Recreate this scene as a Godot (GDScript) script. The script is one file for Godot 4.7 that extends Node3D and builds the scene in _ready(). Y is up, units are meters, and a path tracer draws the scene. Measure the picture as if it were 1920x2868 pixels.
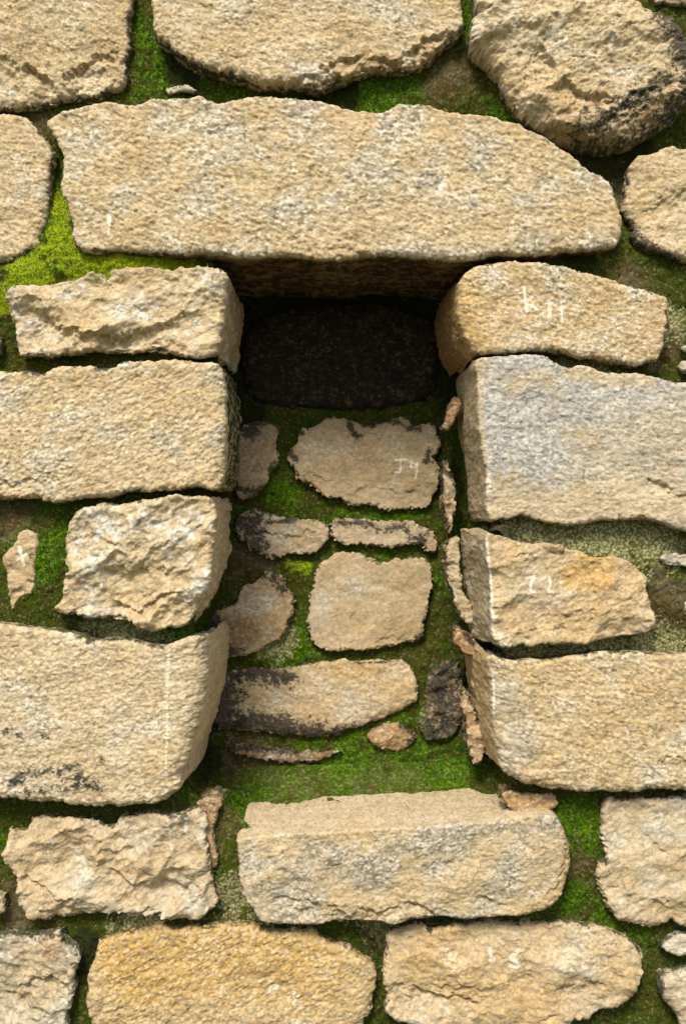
extends Node3D
# A dry-laid granite wall with a trapezoid niche, mossy joints, under an overcast sky.
# Lengths inside the stone builder are in "units" of 0.69 mm on the wall face; U turns them into metres.

const U := 0.00069          # metres per unit on the wall's face
const DIST := 2.2           # camera to wall face
const EYE := 1.42           # height of the lens above the ground
const FINE := 2.75           # grid step of stones in view, in units

# origins of the survey sheets the outlines were drawn on (sheet scale 1.568 per unit; F is the overview)
const SHEET := {"A1": [0.0, 0.0, 1.568], "A2": [920.0, 0.0, 1.568], "B1": [0.0, 700.0, 1.568], "B2": [920.0, 700.0, 1.568],
	"C1": [0.0, 1400.0, 1.568], "C2": [920.0, 1400.0, 1.568], "E1": [0.0, 2068.0, 1.568], "E2": [920.0, 2068.0, 1.568], "F": [0.0, 0.0, 0.81667]}

var n_big: FastNoiseLite
var n_mid: FastNoiseLite
var n_fine: FastNoiseLite
var n_cell: FastNoiseLite
var n_plain: FastNoiseLite
var n_dome: FastNoiseLite
var n_cryst: FastNoiseLite
var dice := PackedFloat32Array()
var stones: Array = []
var built: Array = []
var stone_mat: StandardMaterial3D
var bed_mat: StandardMaterial3D
var moss_mat: StandardMaterial3D
var wall: Node3D

func _ready() -> void:
	camera_and_light()
	make_noises()
	make_materials()
	ground()
	wall = Node3D.new()
	wall.name = "stone_wall"
	wall.set_meta("label", "rough tan granite block wall with mossy joints and a dark tapering niche")
	wall.set_meta("category", "wall")
	wall.set_meta("kind", "thing")
	add_child(wall)
	core()
	survey()
	fillers()
	built.resize(stones.size())
	var job := WorkerThreadPool.add_group_task(build_stone, stones.size())
	WorkerThreadPool.wait_for_group_task_completion(job)
	for i in stones.size():
		place_stone(i)
	front_bed()
	niche_lining()
	plant_moss()
	cobwebs()

func camera_and_light() -> void:
	var cam := Camera3D.new()
	cam.name = "camera"
	cam.position = Vector3(0, EYE, DIST)
	cam.fov = 2.0 * rad_to_deg(atan(1434.0 * U / DIST))
	cam.near = 0.05
	cam.far = 400.0
	add_child(cam)
	cam.current = true
	var sky_mat := ProceduralSkyMaterial.new()
	sky_mat.sky_top_color = Color(0.64, 0.652, 0.668)
	sky_mat.sky_horizon_color = Color(0.55, 0.562, 0.575)
	sky_mat.sky_curve = 0.2
	sky_mat.ground_bottom_color = Color(0.20, 0.19, 0.16)
	sky_mat.ground_horizon_color = Color(0.45, 0.45, 0.43)
	var sky := Sky.new()
	sky.sky_material = sky_mat
	var env := Environment.new()
	env.background_mode = Environment.BG_SKY
	env.sky = sky
	env.tonemap_mode = Environment.TONE_MAPPER_LINEAR
	env.tonemap_exposure = 3.2
	env.sdfgi_enabled = true
	env.ssao_enabled = true
	env.ssil_enabled = true
	var we := WorldEnvironment.new()
	we.name = "environment"
	we.environment = env
	add_child(we)
	var sun := DirectionalLight3D.new()
	sun.name = "sun"
	sun.light_energy = 0.5
	sun.light_color = Color(1.0, 0.96, 0.89)
	sun.light_angular_distance = 18.0
	sun.shadow_enabled = true
	sun.rotation_degrees = Vector3(-48, -16, 0)
	add_child(sun)

func noise(kind: int, sd: int, oct: int) -> FastNoiseLite:
	var n := FastNoiseLite.new()
	n.noise_type = kind
	n.seed = sd
	n.frequency = 1.0
	n.fractal_type = FastNoiseLite.FRACTAL_FBM if oct > 1 else FastNoiseLite.FRACTAL_NONE
	n.fractal_octaves = oct
	n.fractal_gain = 0.55
	return n

func make_noises() -> void:
	n_big = noise(FastNoiseLite.TYPE_SIMPLEX_SMOOTH, 11, 3)
	n_mid = noise(FastNoiseLite.TYPE_SIMPLEX_SMOOTH, 23, 3)
	n_fine = noise(FastNoiseLite.TYPE_SIMPLEX_SMOOTH, 37, 2)
	n_plain = noise(FastNoiseLite.TYPE_SIMPLEX_SMOOTH, 53, 1)
	n_cell = noise(FastNoiseLite.TYPE_CELLULAR, 71, 1)
	n_cell.cellular_return_type = FastNoiseLite.RETURN_CELL_VALUE
	n_dome = noise(FastNoiseLite.TYPE_CELLULAR, 83, 1)
	n_dome.cellular_return_type = FastNoiseLite.RETURN_DISTANCE
	n_cryst = noise(FastNoiseLite.TYPE_CELLULAR, 97, 1)
	n_cryst.cellular_return_type = FastNoiseLite.RETURN_CELL_VALUE
	var rng := RandomNumberGenerator.new()
	rng.seed = 31
	dice.resize(4096)
	for i in 4096:
		dice[i] = rng.randf()

func plain_mat(rough: float, spec: float) -> StandardMaterial3D:
	var m := StandardMaterial3D.new()
	m.vertex_color_use_as_albedo = true
	m.roughness = rough
	m.metallic_specular = spec
	return m

func make_materials() -> void:
	stone_mat = plain_mat(0.92, 0.25)
	bed_mat = plain_mat(1.0, 0.12)
	moss_mat = plain_mat(0.95, 0.15)

# a point on the picture of the wall, brought to depth z
func at(u: float, v: float, z: float) -> Vector3:
	var f := (DIST - z) / DIST
	return Vector3((u - 960.0) * U * f, EYE + (1434.0 - v) * U * f, z)

func sheet(name_: String, xy: Array) -> PackedVector2Array:
	var s = SHEET[name_]
	var out := PackedVector2Array()
	for i in range(0, xy.size(), 2):
		out.append(Vector2(s[0] + xy[i] / s[2], s[1] + xy[i + 1] / s[2]))
	return out

func ground() -> void:
	var st := SurfaceTool.new()
	st.begin(Mesh.PRIMITIVE_TRIANGLES)
	var m := PlaneMesh.new()
	m.size = Vector2(160, 160)
	m.subdivide_width = 8
	m.subdivide_depth = 8
	var g := MeshInstance3D.new()
	g.name = "ground"
	g.mesh = m
	var mat := StandardMaterial3D.new()
	var t := NoiseTexture2D.new()
	var fn := FastNoiseLite.new()
	fn.seed = 5
	fn.frequency = 0.02
	t.noise = fn
	t.seamless = true
	t.width = 512
	t.height = 512
	var gr := Gradient.new()
	gr.set_color(0, Color(0.22, 0.25, 0.11))
	gr.set_color(1, Color(0.38, 0.36, 0.20))
	t.color_ramp = gr
	mat.albedo_texture = t
	mat.uv1_triplanar = true
	mat.uv1_scale = Vector3(0.7, 0.7, 0.7)
	mat.roughness = 1.0
	g.material_override = mat
	g.set_meta("kind", "structure")
	add_child(g)

func core() -> void:
	var st := SurfaceTool.new()
	st.begin(Mesh.PRIMITIVE_TRIANGLES)
	for b in [[Vector3(0, 1.5, -0.70), Vector3(2.9, 3.0, 0.4)], [Vector3(-1.4, 1.5, -0.285), Vector3(0.1, 2.98, 0.42)], [Vector3(1.4, 1.5, -0.285), Vector3(0.1, 2.98, 0.42)], [Vector3(0, 2.93, -0.285), Vector3(2.68, 0.1, 0.42)]]:
		var bm := BoxMesh.new()
		bm.size = b[1]
		st.append_from(bm, 0, Transform3D(Basis(), b[0]))
	var o := MeshInstance3D.new()
	o.name = "rubble_core"
	o.mesh = st.commit()
	var m := StandardMaterial3D.new()
	m.albedo_color = Color(0.36, 0.31, 0.22)
	m.roughness = 1.0
	o.material_override = m
	wall.add_child(o)

# ---------------------------------------------------------------- the stones, one entry each
func S(called: String, parts: Array, o := {}) -> void:
	var poly := PackedVector2Array()
	for i in range(0, parts.size(), 2):
		poly.append_array(sheet(parts[i], parts[i + 1]))
	var k := stones.size()
	var rng := RandomNumberGenerator.new()
	rng.seed = 900 + k
	var ext := rng.randf_range(50.0, 120.0)
	for i in poly.size():
		var p := poly[i]
		if p.x < -40.0: p.x -= ext
		if p.x > 1960.0: p.x += ext
		if p.y < -40.0: p.y -= ext
		if p.y > 2890.0: p.y += ext * 0.7
		poly[i] = p
	var d := {"name": called, "poly": poly, "seed": k * 137.0, "res": FINE}
	d.merge(o, true)
	# marks, ledges, stains and some painted shade are drawn on the sheets too
	for key in ["ledge", "mark", "crust", "tint"]:
		var got: Array = []
		for e in d.get(key, []):
			var a = e.duplicate()
			a[1] = sheet(e[0], e[1])
			got.append(a)
		d[key] = got
	stones.append(d)

func survey() -> void:
	var gran := {"grain": 2.6, "mid": 3.2, "big": 9.0, "frac": 0.0}
	# ---- top course
	S("stone", ["A1", [-120,-120, 560,-120, 583,0, 580,40, 563,75, 566,130, 575,190, 568,235, 548,270, 550,310, 558,345, 520,385, 470,398, 430,425, 395,440, 340,425, 290,430, 230,450, 130,462, 60,470, 0,470, -120,475]],
		{"grain": 3.0, "mid": 3.8, "big": 10.0, "frac": 2.0, "r": 16.0, "rb": 30.0, "strike": -0.35, "col": [0.40, 0.315, 0.19], "grey": 0.4,
		"ledge": [["A1", [-60,235, 60,262, 150,290, 200,320, 252,362, 300,318, 370,280, 425,235, 500,215, 545,195], 26.0, 120.0], ["A1", [300,430, 345,390, 420,395, 470,370, 540,330], 7.0, 40.0]],
		"crust": [["A1", [562,60, 568,140, 576,210, 556,270, 559,340], 11.0, 0.8], ["A1", [470,398, 420,430, 330,430], 11.0, 0.75], ["A1", [0,474, 120,466, 230,454], 8.0, 0.6]]})
	S("stone", ["A1", [660,-120, 668,20, 672,60, 670,110, 680,150, 700,175, 745,190, 775,235, 830,262, 900,292, 960,312, 1050,326, 1100,346, 1160,362, 1240,368, 1300,360, 1360,368, 1410,373],
		"A2", [0,345, 50,330, 100,320, 200,290, 290,300, 380,285, 460,240, 475,210, 540,170, 595,120, 590,60, 580,0, 570,-120]],
		{"grain": 2.8, "mid": 3.0, "big": 10.0, "frac": 1.0, "r": 18.0, "rb": 26.0, "z": 0.026, "grey": 0.45, "strike": -0.2,
		"ledge": [["A2", [-220,372, -120,330, -40,300, 20,268, 60,250, 120,252, 200,235, 270,258, 350,215, 420,170, 470,150, 560,118, 600,100], 24.0, 70.0], ["A2", [330,85, 400,115, 470,135], 6.0, 18.0]],
		"crust": [["A1", [690,185, 740,205, 780,245, 850,280, 940,318, 1060,342], 14.0, 0.85]], "tint": [["A2", [60,270, 200,255, 300,275, 430,230], 40.0, [0.34, 0.22, 0.11], 0.6]]})  # lower left crust: black lichen, plus painted shade of the underside
	S("stone_chip", ["A2", [150,345, 180,325, 225,310, 255,330, 260,370, 240,392, 200,375, 160,370]], {"z": -0.028, "col": [0.30, 0.20, 0.12], "grey": 0.1, "jag": 6.0, "frac": 4.0, "fsize": 40.0, "r": 5.0, "depth": 0.05})
	S("slate_chip", ["A1", [724,392, 760,382, 820,383, 868,397, 860,409, 800,402, 740,412]], {"z": -0.012, "col": [0.40, 0.36, 0.26], "r": 3.0, "depth": 0.05, "warp": 0.9, "frac": 3.0, "fsize": 30.0})
	S("boulder", ["A2", [650,-120, 650,20, 648,50, 655,72, 630,90, 618,150, 628,205, 660,235, 715,270, 740,310, 760,345, 790,400, 820,440, 850,480, 870,510, 920,545, 990,580, 1050,600, 1100,612, 1200,622, 1300,620, 1400,590, 1480,540, 1560,480, 1600,400, 1600,260, 1562,180, 1530,110, 1490,70, 1440,35, 1380,0, 1330,-40, 1200,-120]],
		{"grain": 2.6, "mid": 5.0, "big": 14.0, "frac": 8.0, "fsize": 110.0, "strike": 0.25, "r": 20.0, "rb": 190.0, "rzb": 120.0, "rr": 70.0, "z": 0.05, "grey": 0.35, "warp": 0.7, "tint": [["A2", [1000,570, 1150,580, 1320,570, 1450,500], 70.0, [0.24, 0.165, 0.085], 0.8], ["A2", [900,420, 1050,450, 1200,470], 70.0, [0.36, 0.25, 0.12], 0.5]], "depth": 0.14,  # low brown tint puts shade of the rounded bottom into the colour
		"label": "large rounded boulder with blackened lower right side",
		"ledge": [["A2", [860,170, 930,195, 980,260, 1050,330, 1100,385, 1180,400, 1290,420, 1390,375, 1470,370, 1545,335], 20.0, 100.0], ["A2", [1000,250, 1100,235, 1210,175, 1300,110, 1400,80], 7.0, 40.0], ["A2", [1210,45, 1250,68], 6.0, 12.0]],
		"crust": [["A2", [1480,60, 1530,120, 1555,200, 1590,300, 1590,420, 1500,530], 66.0, 0.86], ["A2", [1330,430, 1250,500, 1130,540], 85.0, 0.62], ["A2", [1480,350, 1400,400, 1350,450], 60.0, 0.68], ["A2", [1100,610, 1300,610, 1450,550], 60.0, 0.66]]})
	S("stone", ["A2", [1440,-110, 1700,-110, 1700,10, 1560,20, 1470,20, 1430,2]], {"col": [0.24, 0.18, 0.11], "z": -0.02})
	# ---- lintel course
	S("stone", ["A1", [-120,500, 0,500, 60,498, 100,505, 140,530, 175,580, 215,630, 235,680, 232,715, 215,745, 212,800, 215,860, 205,930, 195,990, 180,1040, 175,1080, 140,1105, 90,1130, 50,1150, 0,1140, -120,1130]],
		{"grain": 2.8, "mid": 3.6, "big": 9.0, "r": 26.0, "rr": 36.0, "grey": 0.3, "strike": -0.3, "crust": [["A1", [50,1145, 110,1115, 170,1080], 14.0, 0.8], ["A1", [225,640, 225,720, 205,800], 9.0, 0.7]]})
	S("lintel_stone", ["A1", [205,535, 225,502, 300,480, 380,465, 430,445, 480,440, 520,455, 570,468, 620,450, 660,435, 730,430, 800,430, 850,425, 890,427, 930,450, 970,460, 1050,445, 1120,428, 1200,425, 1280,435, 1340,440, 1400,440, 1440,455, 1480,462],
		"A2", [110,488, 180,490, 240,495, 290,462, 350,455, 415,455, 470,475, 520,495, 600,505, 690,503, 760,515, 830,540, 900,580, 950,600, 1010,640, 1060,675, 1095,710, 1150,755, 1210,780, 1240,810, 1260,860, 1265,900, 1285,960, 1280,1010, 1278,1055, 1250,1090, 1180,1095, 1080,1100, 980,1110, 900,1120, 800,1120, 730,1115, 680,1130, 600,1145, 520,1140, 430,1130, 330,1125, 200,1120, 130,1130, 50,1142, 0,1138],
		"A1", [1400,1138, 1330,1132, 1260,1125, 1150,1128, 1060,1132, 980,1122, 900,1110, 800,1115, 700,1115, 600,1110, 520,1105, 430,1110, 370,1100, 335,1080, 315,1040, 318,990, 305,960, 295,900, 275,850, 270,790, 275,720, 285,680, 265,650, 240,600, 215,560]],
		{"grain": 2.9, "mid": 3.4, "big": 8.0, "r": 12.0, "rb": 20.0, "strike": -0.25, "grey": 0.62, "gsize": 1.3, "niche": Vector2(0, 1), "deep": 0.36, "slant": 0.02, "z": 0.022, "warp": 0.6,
		"label": "broad lintel stone spanning the top of the niche", "under": [0.04, 0.025, 0.014], "blotch": [0.13, 0.06, 0.02],  # niche ceiling shade put into this dark underside colour, with brown stain blotches
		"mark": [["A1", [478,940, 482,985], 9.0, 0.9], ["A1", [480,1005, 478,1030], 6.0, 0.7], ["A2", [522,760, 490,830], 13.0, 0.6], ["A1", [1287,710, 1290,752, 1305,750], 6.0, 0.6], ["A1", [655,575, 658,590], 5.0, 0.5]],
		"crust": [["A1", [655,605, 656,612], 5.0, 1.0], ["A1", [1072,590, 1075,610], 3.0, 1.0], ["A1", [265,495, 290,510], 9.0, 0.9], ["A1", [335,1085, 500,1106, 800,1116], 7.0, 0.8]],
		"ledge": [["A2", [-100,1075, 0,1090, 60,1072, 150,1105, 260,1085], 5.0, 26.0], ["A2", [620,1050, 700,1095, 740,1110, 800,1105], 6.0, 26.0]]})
	S("stone", ["A2", [1315,740, 1340,710, 1400,670, 1480,650, 1568,655, 1700,670, 1700,1140, 1568,1145, 1480,1120, 1440,1100, 1400,1090, 1340,1050, 1330,990, 1300,950, 1285,900, 1310,860, 1315,800]],
		{"grain": 2.6, "mid": 4.5, "big": 11.0, "frac": 3.0, "r": 26.0, "rl": 40.0, "grey": 0.35, "crust": [["A2", [1290,940, 1335,1000, 1345,1050, 1420,1098, 1520,1135], 20.0, 0.9], ["A2", [1310,760, 1318,800], 8.0, 0.8]],
		"ledge": [["A2", [1360,930, 1430,905, 1480,860, 1600,830], 9.0, 60.0]]})
	# ---- left jamb
	S("stone", ["B1", [30,200, 60,170, 130,150, 220,135, 310,125, 350,100, 420,85, 500,85, 600,72, 680,72, 730,90, 790,80, 860,72, 920,82, 970,95, 995,120, 1000,150, 992,200, 987,260, 980,330, 960,400, 945,465, 880,465, 800,460, 740,455, 680,445, 600,450, 540,450, 420,450, 300,455, 220,465, 130,468, 70,465, 60,420, 45,340, 40,290, 40,240]],
		{"grain": 2.0, "mid": 5.0, "big": 14.0, "frac": 9.0, "fsize": 95.0, "strike": 0.2, "r": 14.0, "grey": 0.5, "white": 0.25, "niche": Vector2(1, 0), "deep": 0.30, "slant": 0.02, "z": 0.01,
		"ledge": [["B1", [155,205, 165,260, 225,290, 250,330, 320,345, 400,350, 480,385, 560,370, 640,340, 700,310, 790,285, 870,262], 24.0, 110.0], ["B1", [350,122, 420,140, 480,150, 560,125, 600,95], 5.0, 16.0], ["B1", [700,190, 640,160, 600,130], 5.0, 30.0], ["B1", [745,300, 800,270, 880,265, 900,200, 990,180], 7.0, 40.0]],
		"crust": [["B1", [690,440, 720,440, 700,432], 8.0, 0.9], ["B1", [60,420, 45,340], 5.0, 0.9]], "tint": [["B1", [480,150, 420,135, 370,128], 7.0, [0.10, 0.10, 0.02], 0.8]]})
	S("stone", ["B1", [-120,530, 0,535, 60,540, 110,530, 180,545, 220,520, 300,510, 400,510, 430,525, 500,514, 540,490, 620,490, 680,495, 750,485, 850,490, 930,495, 965,500, 972,540, 985,600, 990,680, 992,760, 985,860, 985,950, 972,1010, 945,1060, 900,1050, 870,1035, 800,1050, 720,1060, 640,1055, 560,1065, 480,1085, 400,1090, 300,1105, 210,1110, 160,1085, 80,1085, 0,1095, -120,1095]],
		{"grain": 3.0, "mid": 3.2, "big": 8.0, "r": 16.0, "rr": 34.0, "gsize": 1.15, "grey": 0.45, "strike": 0.35, "niche": Vector2(1, 0), "deep": 0.30, "z": 0.024, "warp": 0.8,
		"crust": [["B1", [110,530, 180,540], 12.0, 1.0], ["B1", [425,525, 500,510], 12.0, 0.9], ["B1", [880,480, 950,490], 8.0, 0.9], ["B1", [870,1040, 800,1050], 6.0, 0.9]],
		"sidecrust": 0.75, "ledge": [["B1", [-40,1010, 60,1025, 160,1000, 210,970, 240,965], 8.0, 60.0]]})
	S("stone", ["C1", [330,45, 400,35, 480,20, 560,25, 640,5, 700,0, 780,-15, 860,-20, 920,-18, 940,0, 948,60, 940,130, 935,200, 928,280, 915,360, 885,430, 850,510, 800,578, 740,565, 680,575, 610,565, 600,540, 540,520, 450,520, 360,515, 340,495, 280,500, 230,495, 235,470, 265,430, 280,380, 305,320, 270,280, 272,200, 280,130, 310,80]],
		{"grain": 1.8, "mid": 5.5, "big": 15.0, "frac": 10.0, "fsize": 90.0, "strike": 0.45, "r": 16.0, "rr": 26.0, "grey": 0.55, "white": 0.35, "niche": Vector2(1, 0), "deep": 0.30, "z": 0.026,
		"ledge": [["C1", [440,415, 500,430, 560,470, 600,480, 660,440, 720,400, 790,390, 860,345], 18.0, 80.0], ["C1", [300,320, 360,330, 420,300, 480,310, 560,330, 600,280, 690,290, 760,310, 850,300], 9.0, 50.0], ["C1", [420,160, 500,180, 600,190, 640,215, 720,190, 800,160], 8.0, 60.0], ["C1", [230,492, 340,492, 440,505, 600,530, 700,545], 8.0, 30.0], ["C1", [740,150, 800,100, 860,60, 920,40], 6.0, 50.0]],
		"crust": [["C1", [310,80, 335,50], 8.0, 1.0], ["C1", [490,20, 620,8], 6.0, 0.8]]})
	S("stone", ["C1", [-120,545, 0,545, 90,560, 150,565, 230,580, 320,590, 400,620, 470,615, 560,620, 620,630, 680,645, 740,645, 790,620, 840,600, 890,605, 905,640, 908,690, 905,760, 895,850, 880,930, 860,1010, 840,1080, 815,1160, 780,1230],
		"E1", [800,215, 740,270, 680,290, 600,300, 500,305, 400,300, 300,295, 265,278, 150,280, 60,265, 0,270, -120,270]],
		{"grain": 2.7, "mid": 2.6, "big": 7.0, "r": 18.0, "rr": 60.0, "rzr": 60.0, "rb": 24.0, "gsize": 1.1, "grey": 0.35, "strike": 0.1, "niche": Vector2(1, 0), "deep": 0.30, "slant": 0.03, "z": 0.03, "warp": 0.7, "col": [0.44, 0.35, 0.225],
		"label": "large pale jamb stone with a white dashed line near its rounded edge",
		"mark": [["C1", [742,670, 735,800, 733,860], 7.0, 0.7], ["C1", [733,860, 735,1000, 728,1160], 4.5, 0.55], ["E1", [728,100, 732,190], 3.5, 0.5], ["C1", [440,745, 430,770], 14.0, 0.3]],
		"crust": [["C1", [20,1010, 60,1025, 120,1050, 210,1040], 22.0, 0.55], ["C1", [60,1230, 130,1200, 240,1190, 330,1180, 350,1220], 30.0, 0.62], ["E1", [40,200, 90,195, 140,240, 330,210, 440,215], 30.0, 0.62], ["E1", [240,140, 300,170, 420,190], 26.0, 0.62], ["C1", [380,625, 480,612, 560,612, 660,640, 740,640], 12.0, 0.75], ["C1", [470,1180, 440,1140], 20.0, 0.5]]})
	S("stone", ["C1", [10,265, 40,230, 70,190, 75,150, 110,130, 150,145, 170,180, 165,220, 155,270, 150,330, 148,405, 110,420, 80,450, 50,495, 32,480, 35,420, 35,370, 25,300]],
		{"grain": 1.4, "mid": 3.0, "big": 7.0, "frac": 4.0, "r": 10.0, "z": -0.012, "grey": 0.2, "warp": 0.6, "col": [0.42, 0.31, 0.19], "depth": 0.06, "label": "slim upright chink stone with a chalked X",
		"mark": [["C1", [88,205, 108,285], 7.0, 1.0], ["C1", [130,230, 80,265], 5.0, 0.95], ["C1", [45,300, 65,315], 8.0, 0.4]],
		"ledge": [["C1", [40,400, 70,380, 100,340, 150,345], 14.0, 60.0]]})
	S("stone", ["B1", [-110,370, 5,375, 12,420, 5,470, -110,480]], {"z": -0.01, "crust": [["B1", [8,380, 8,470], 20.0, 0.9]]})
	S("stone_chip", ["C1", [188,240, 205,224, 232,228, 222,240, 200,250]], {"z": -0.025, "col": [0.25, 0.17, 0.10], "depth": 0.04, "r": 6.0})
	# ---- bottom left
	S("stone", ["E1", [25,405, 60,400, 110,410, 125,380, 118,350, 180,345, 250,360, 300,355, 380,358, 430,365, 470,390, 500,385, 525,345, 580,345, 650,330, 720,345, 800,340, 850,320, 885,310, 900,350, 905,440, 910,500, 920,560, 905,590, 940,610, 950,680, 958,750, 900,765, 880,790, 830,800, 760,790, 680,790, 560,790, 480,780, 380,785, 300,800, 200,800, 130,795, 105,760, 90,700, 75,640, 60,600, 25,570, 18,520, 30,470]],
		{"grain": 1.5, "mid": 5.0, "big": 15.0, "frac": 9.0, "fsize": 85.0, "strike": 0.5, "r": 12.0, "rb": 22.0, "grey": 0.35, "jag": 6.0, "col": [0.43, 0.335, 0.215], "white": 0.15,
		"mark": [["E1", [745,355, 750,440, 755,490], 6.0, 0.6], ["E1", [826,350, 816,385, 820,412], 8.0, 1.0], ["E1", [235,445, 205,470], 15.0, 0.55], ["E1", [330,500, 370,580, 400,600], 22.0, 0.4], ["E1", [208,490, 206,520], 4.0, 0.8]],
		"ledge": [["E1", [40,590, 120,610, 180,650, 250,690, 340,735, 420,750], 12.0, 90.0], ["E1", [450,540, 540,590, 600,640, 640,625, 720,635, 790,640, 850,680, 910,700], 16.0, 70.0], ["E1", [430,470, 520,480, 600,470, 690,470, 740,440], 7.0, 50.0], ["E1", [120,765, 200,745, 300,775, 420,765, 520,770, 640,750, 760,745], 12.0, 40.0]],
		"crust": [["E1", [880,790, 850,795], 7.0, 0.9], ["E1", [470,390, 520,350], 8.0, 0.7]]})
	S("stone", ["E1", [850,285, 900,260, 975,262, 985,290, 952,330, 942,400, 950,470, 958,560, 930,580, 905,560, 895,440, 885,350, 870,310]],
		{"col": [0.27, 0.18, 0.10], "grey": 0.1, "z": -0.012, "r": 10.0, "grain": 2.2, "mid": 4.0, "frac": 4.0, "fsize": 50.0, "warp": 0.6, "label": "brown split slab wedged beside a pale stone"})
	S("stone", ["E1", [-110,690, 10,690, 20,740, 22,785, -110,790]], {"grey": 0.4})
	S("stone", ["E1", [-120,870, 0,865, 60,880, 150,882, 230,870, 258,845, 270,880, 278,915, 320,925, 338,950, 330,1010, 328,1060, 315,1130, 300,1200, 295,1254, 280,1340, -120,1340]],
		{"grain": 1.8, "mid": 5.0, "big": 16.0, "frac": 9.0, "fsize": 110.0, "strike": -0.3, "r": 16.0, "grey": 0.75, "jag": 6.0, "col": [0.37, 0.31, 0.22], "tint": [["E1", [240,900, 220,930], 40.0, [0.36, 0.21, 0.09], 0.7]],
		"ledge": [["E1", [-40,1130, 60,1120, 110,1075, 180,1040, 230,1050, 300,1000], 20.0, 110.0], ["E1", [110,1160, 160,1180, 240,1185], 10.0, 60.0]]})
	S("stone", ["E1", [425,900, 470,890, 520,875, 580,855, 650,855, 700,830, 740,850, 790,850, 850,830, 930,830, 1000,825, 1060,818, 1110,830, 1150,850, 1220,850, 1300,840, 1370,845, 1400,880, 1440,900, 1500,915],
		"E2", [90,930, 150,965, 200,1010, 212,1060, 195,1110, 190,1170, 175,1220, 150,1254, 130,1330], "E1", [400,1330, 395,1254, 385,1200, 370,1160, 385,1100, 380,1040, 395,1000, 420,960]],
		{"grain": 3.0, "mid": 3.4, "big": 9.0, "frac": 1.0, "r": 20.0, "rr": 40.0, "grey": 0.2, "gsize": 1.1, "strike": 0.45, "col": [0.40, 0.30, 0.165], "label": "ochre yellow stone at the foot of the wall",
		"tint": [["E1", [560,940, 750,1000, 950,940, 1150,960, 1350,1000], 150.0, [0.42, 0.27, 0.09], 0.75], ["E1", [600,1080, 560,1000], 100.0, [0.42, 0.27, 0.09], 0.6]],
		"mark": [["E1", [1210,1090, 1190,1110], 16.0, 0.6], ["E1", [1290,1110, 1305,1140], 14.0, 0.5]]})
	S("sill_stone", ["E1", [1035,445, 1090,432, 1200,427, 1350,413, 1500,407], "E2", [150,402, 300,392, 450,390, 560,377, 680,367, 760,366, 850,342, 940,335, 990,340, 1020,375, 1040,430, 1060,470, 1065,540, 1060,610, 1030,680, 1000,730, 920,770, 850,785, 760,785, 700,800, 600,800, 500,790, 430,795, 360,800, 310,820, 200,820, 100,815, 0,820],
		"E1", [1350,820, 1250,822, 1150,815, 1130,790, 1110,750, 1070,710, 1060,650, 1045,560, 1040,480]],
		{"grain": 2.2, "mid": 3.0, "big": 8.0, "frac": 2.5, "fsize": 80.0, "r": 11.0, "rr": 28.0, "gsize": 0.95, "grey": 0.95, "greycol": [0.31, 0.285, 0.235], "speck": 1.9, "iron": 0.5, "strike": 0.1, "niche": Vector2(0, -1), "deep": 0.24, "slant": 0.02, "z": 0.03, "warp": 0.45, "smoothside": 0.55,
		"label": "grey speckled sill stone with a smooth tan top under the niche", "under": [0.47, 0.38, 0.245], "sidecryst": 0.9,
		"ledge": [["E1", [1160,720, 1230,680, 1300,715, 1360,705, 1440,730], 14.0, 70.0], ["E2", [-60,760, 20,730, 80,780, 150,735, 210,765, 300,720, 400,715, 440,735, 470,775, 520,790], 18.0, 70.0], ["E2", [640,690, 720,705, 780,745], 9.0, 40.0], ["E2", [940,700, 1000,640, 1040,520, 1020,430], 10.0, 40.0], ["E2", [400,560, 480,540, 560,520, 620,560], 7.0, 60.0]],
		"tint": [["E2", [1040,430, 1050,560, 1020,680, 900,770], 34.0, [0.36, 0.26, 0.13], 0.8], ["E1", [1070,700, 1100,640, 1150,790], 40.0, [0.36, 0.29, 0.19], 0.7], ["E2", [0,800, 200,805, 400,770], 34.0, [0.38, 0.28, 0.17], 0.6]]})
	S("chink_stone", ["E2", [755,240, 790,235, 850,250, 920,245, 1000,250, 998,290, 975,318, 920,325, 860,330, 820,325, 790,295, 765,280]], {"col": [0.31, 0.20, 0.11], "grey": 0.1, "jag": 6.0, "r": 5.0, "z": -0.014, "frac": 4.0, "fsize": 50.0, "depth": 0.06, "warp": 0.6})
	# ---- bottom right
	S("stone", ["E2", [1215,280, 1240,265, 1290,285, 1330,265, 1400,270, 1460,275, 1500,260, 1568,258, 1700,250, 1700,830, 1568,825, 1530,825, 1510,800, 1460,840, 1400,840, 1340,820, 1290,800, 1250,770, 1220,720, 1180,670, 1170,600, 1180,555, 1215,560, 1215,500, 1200,450, 1195,390, 1200,330]],
		{"grain": 1.5, "mid": 3.8, "big": 12.0, "frac": 5.0, "fsize": 110.0, "r": 16.0, "rb": 30.0, "strike": 0.5, "grey": 0.45, "jag": 6.0, "col": [0.42, 0.335, 0.215], "white": 0.1,
		"ledge": [["E2", [1210,560, 1250,600, 1240,650, 1300,670, 1370,690, 1440,690, 1500,740, 1560,740], 9.0, 60.0], ["E2", [1370,370, 1420,450, 1480,490, 1560,500], 5.0, 60.0]]})
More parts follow.
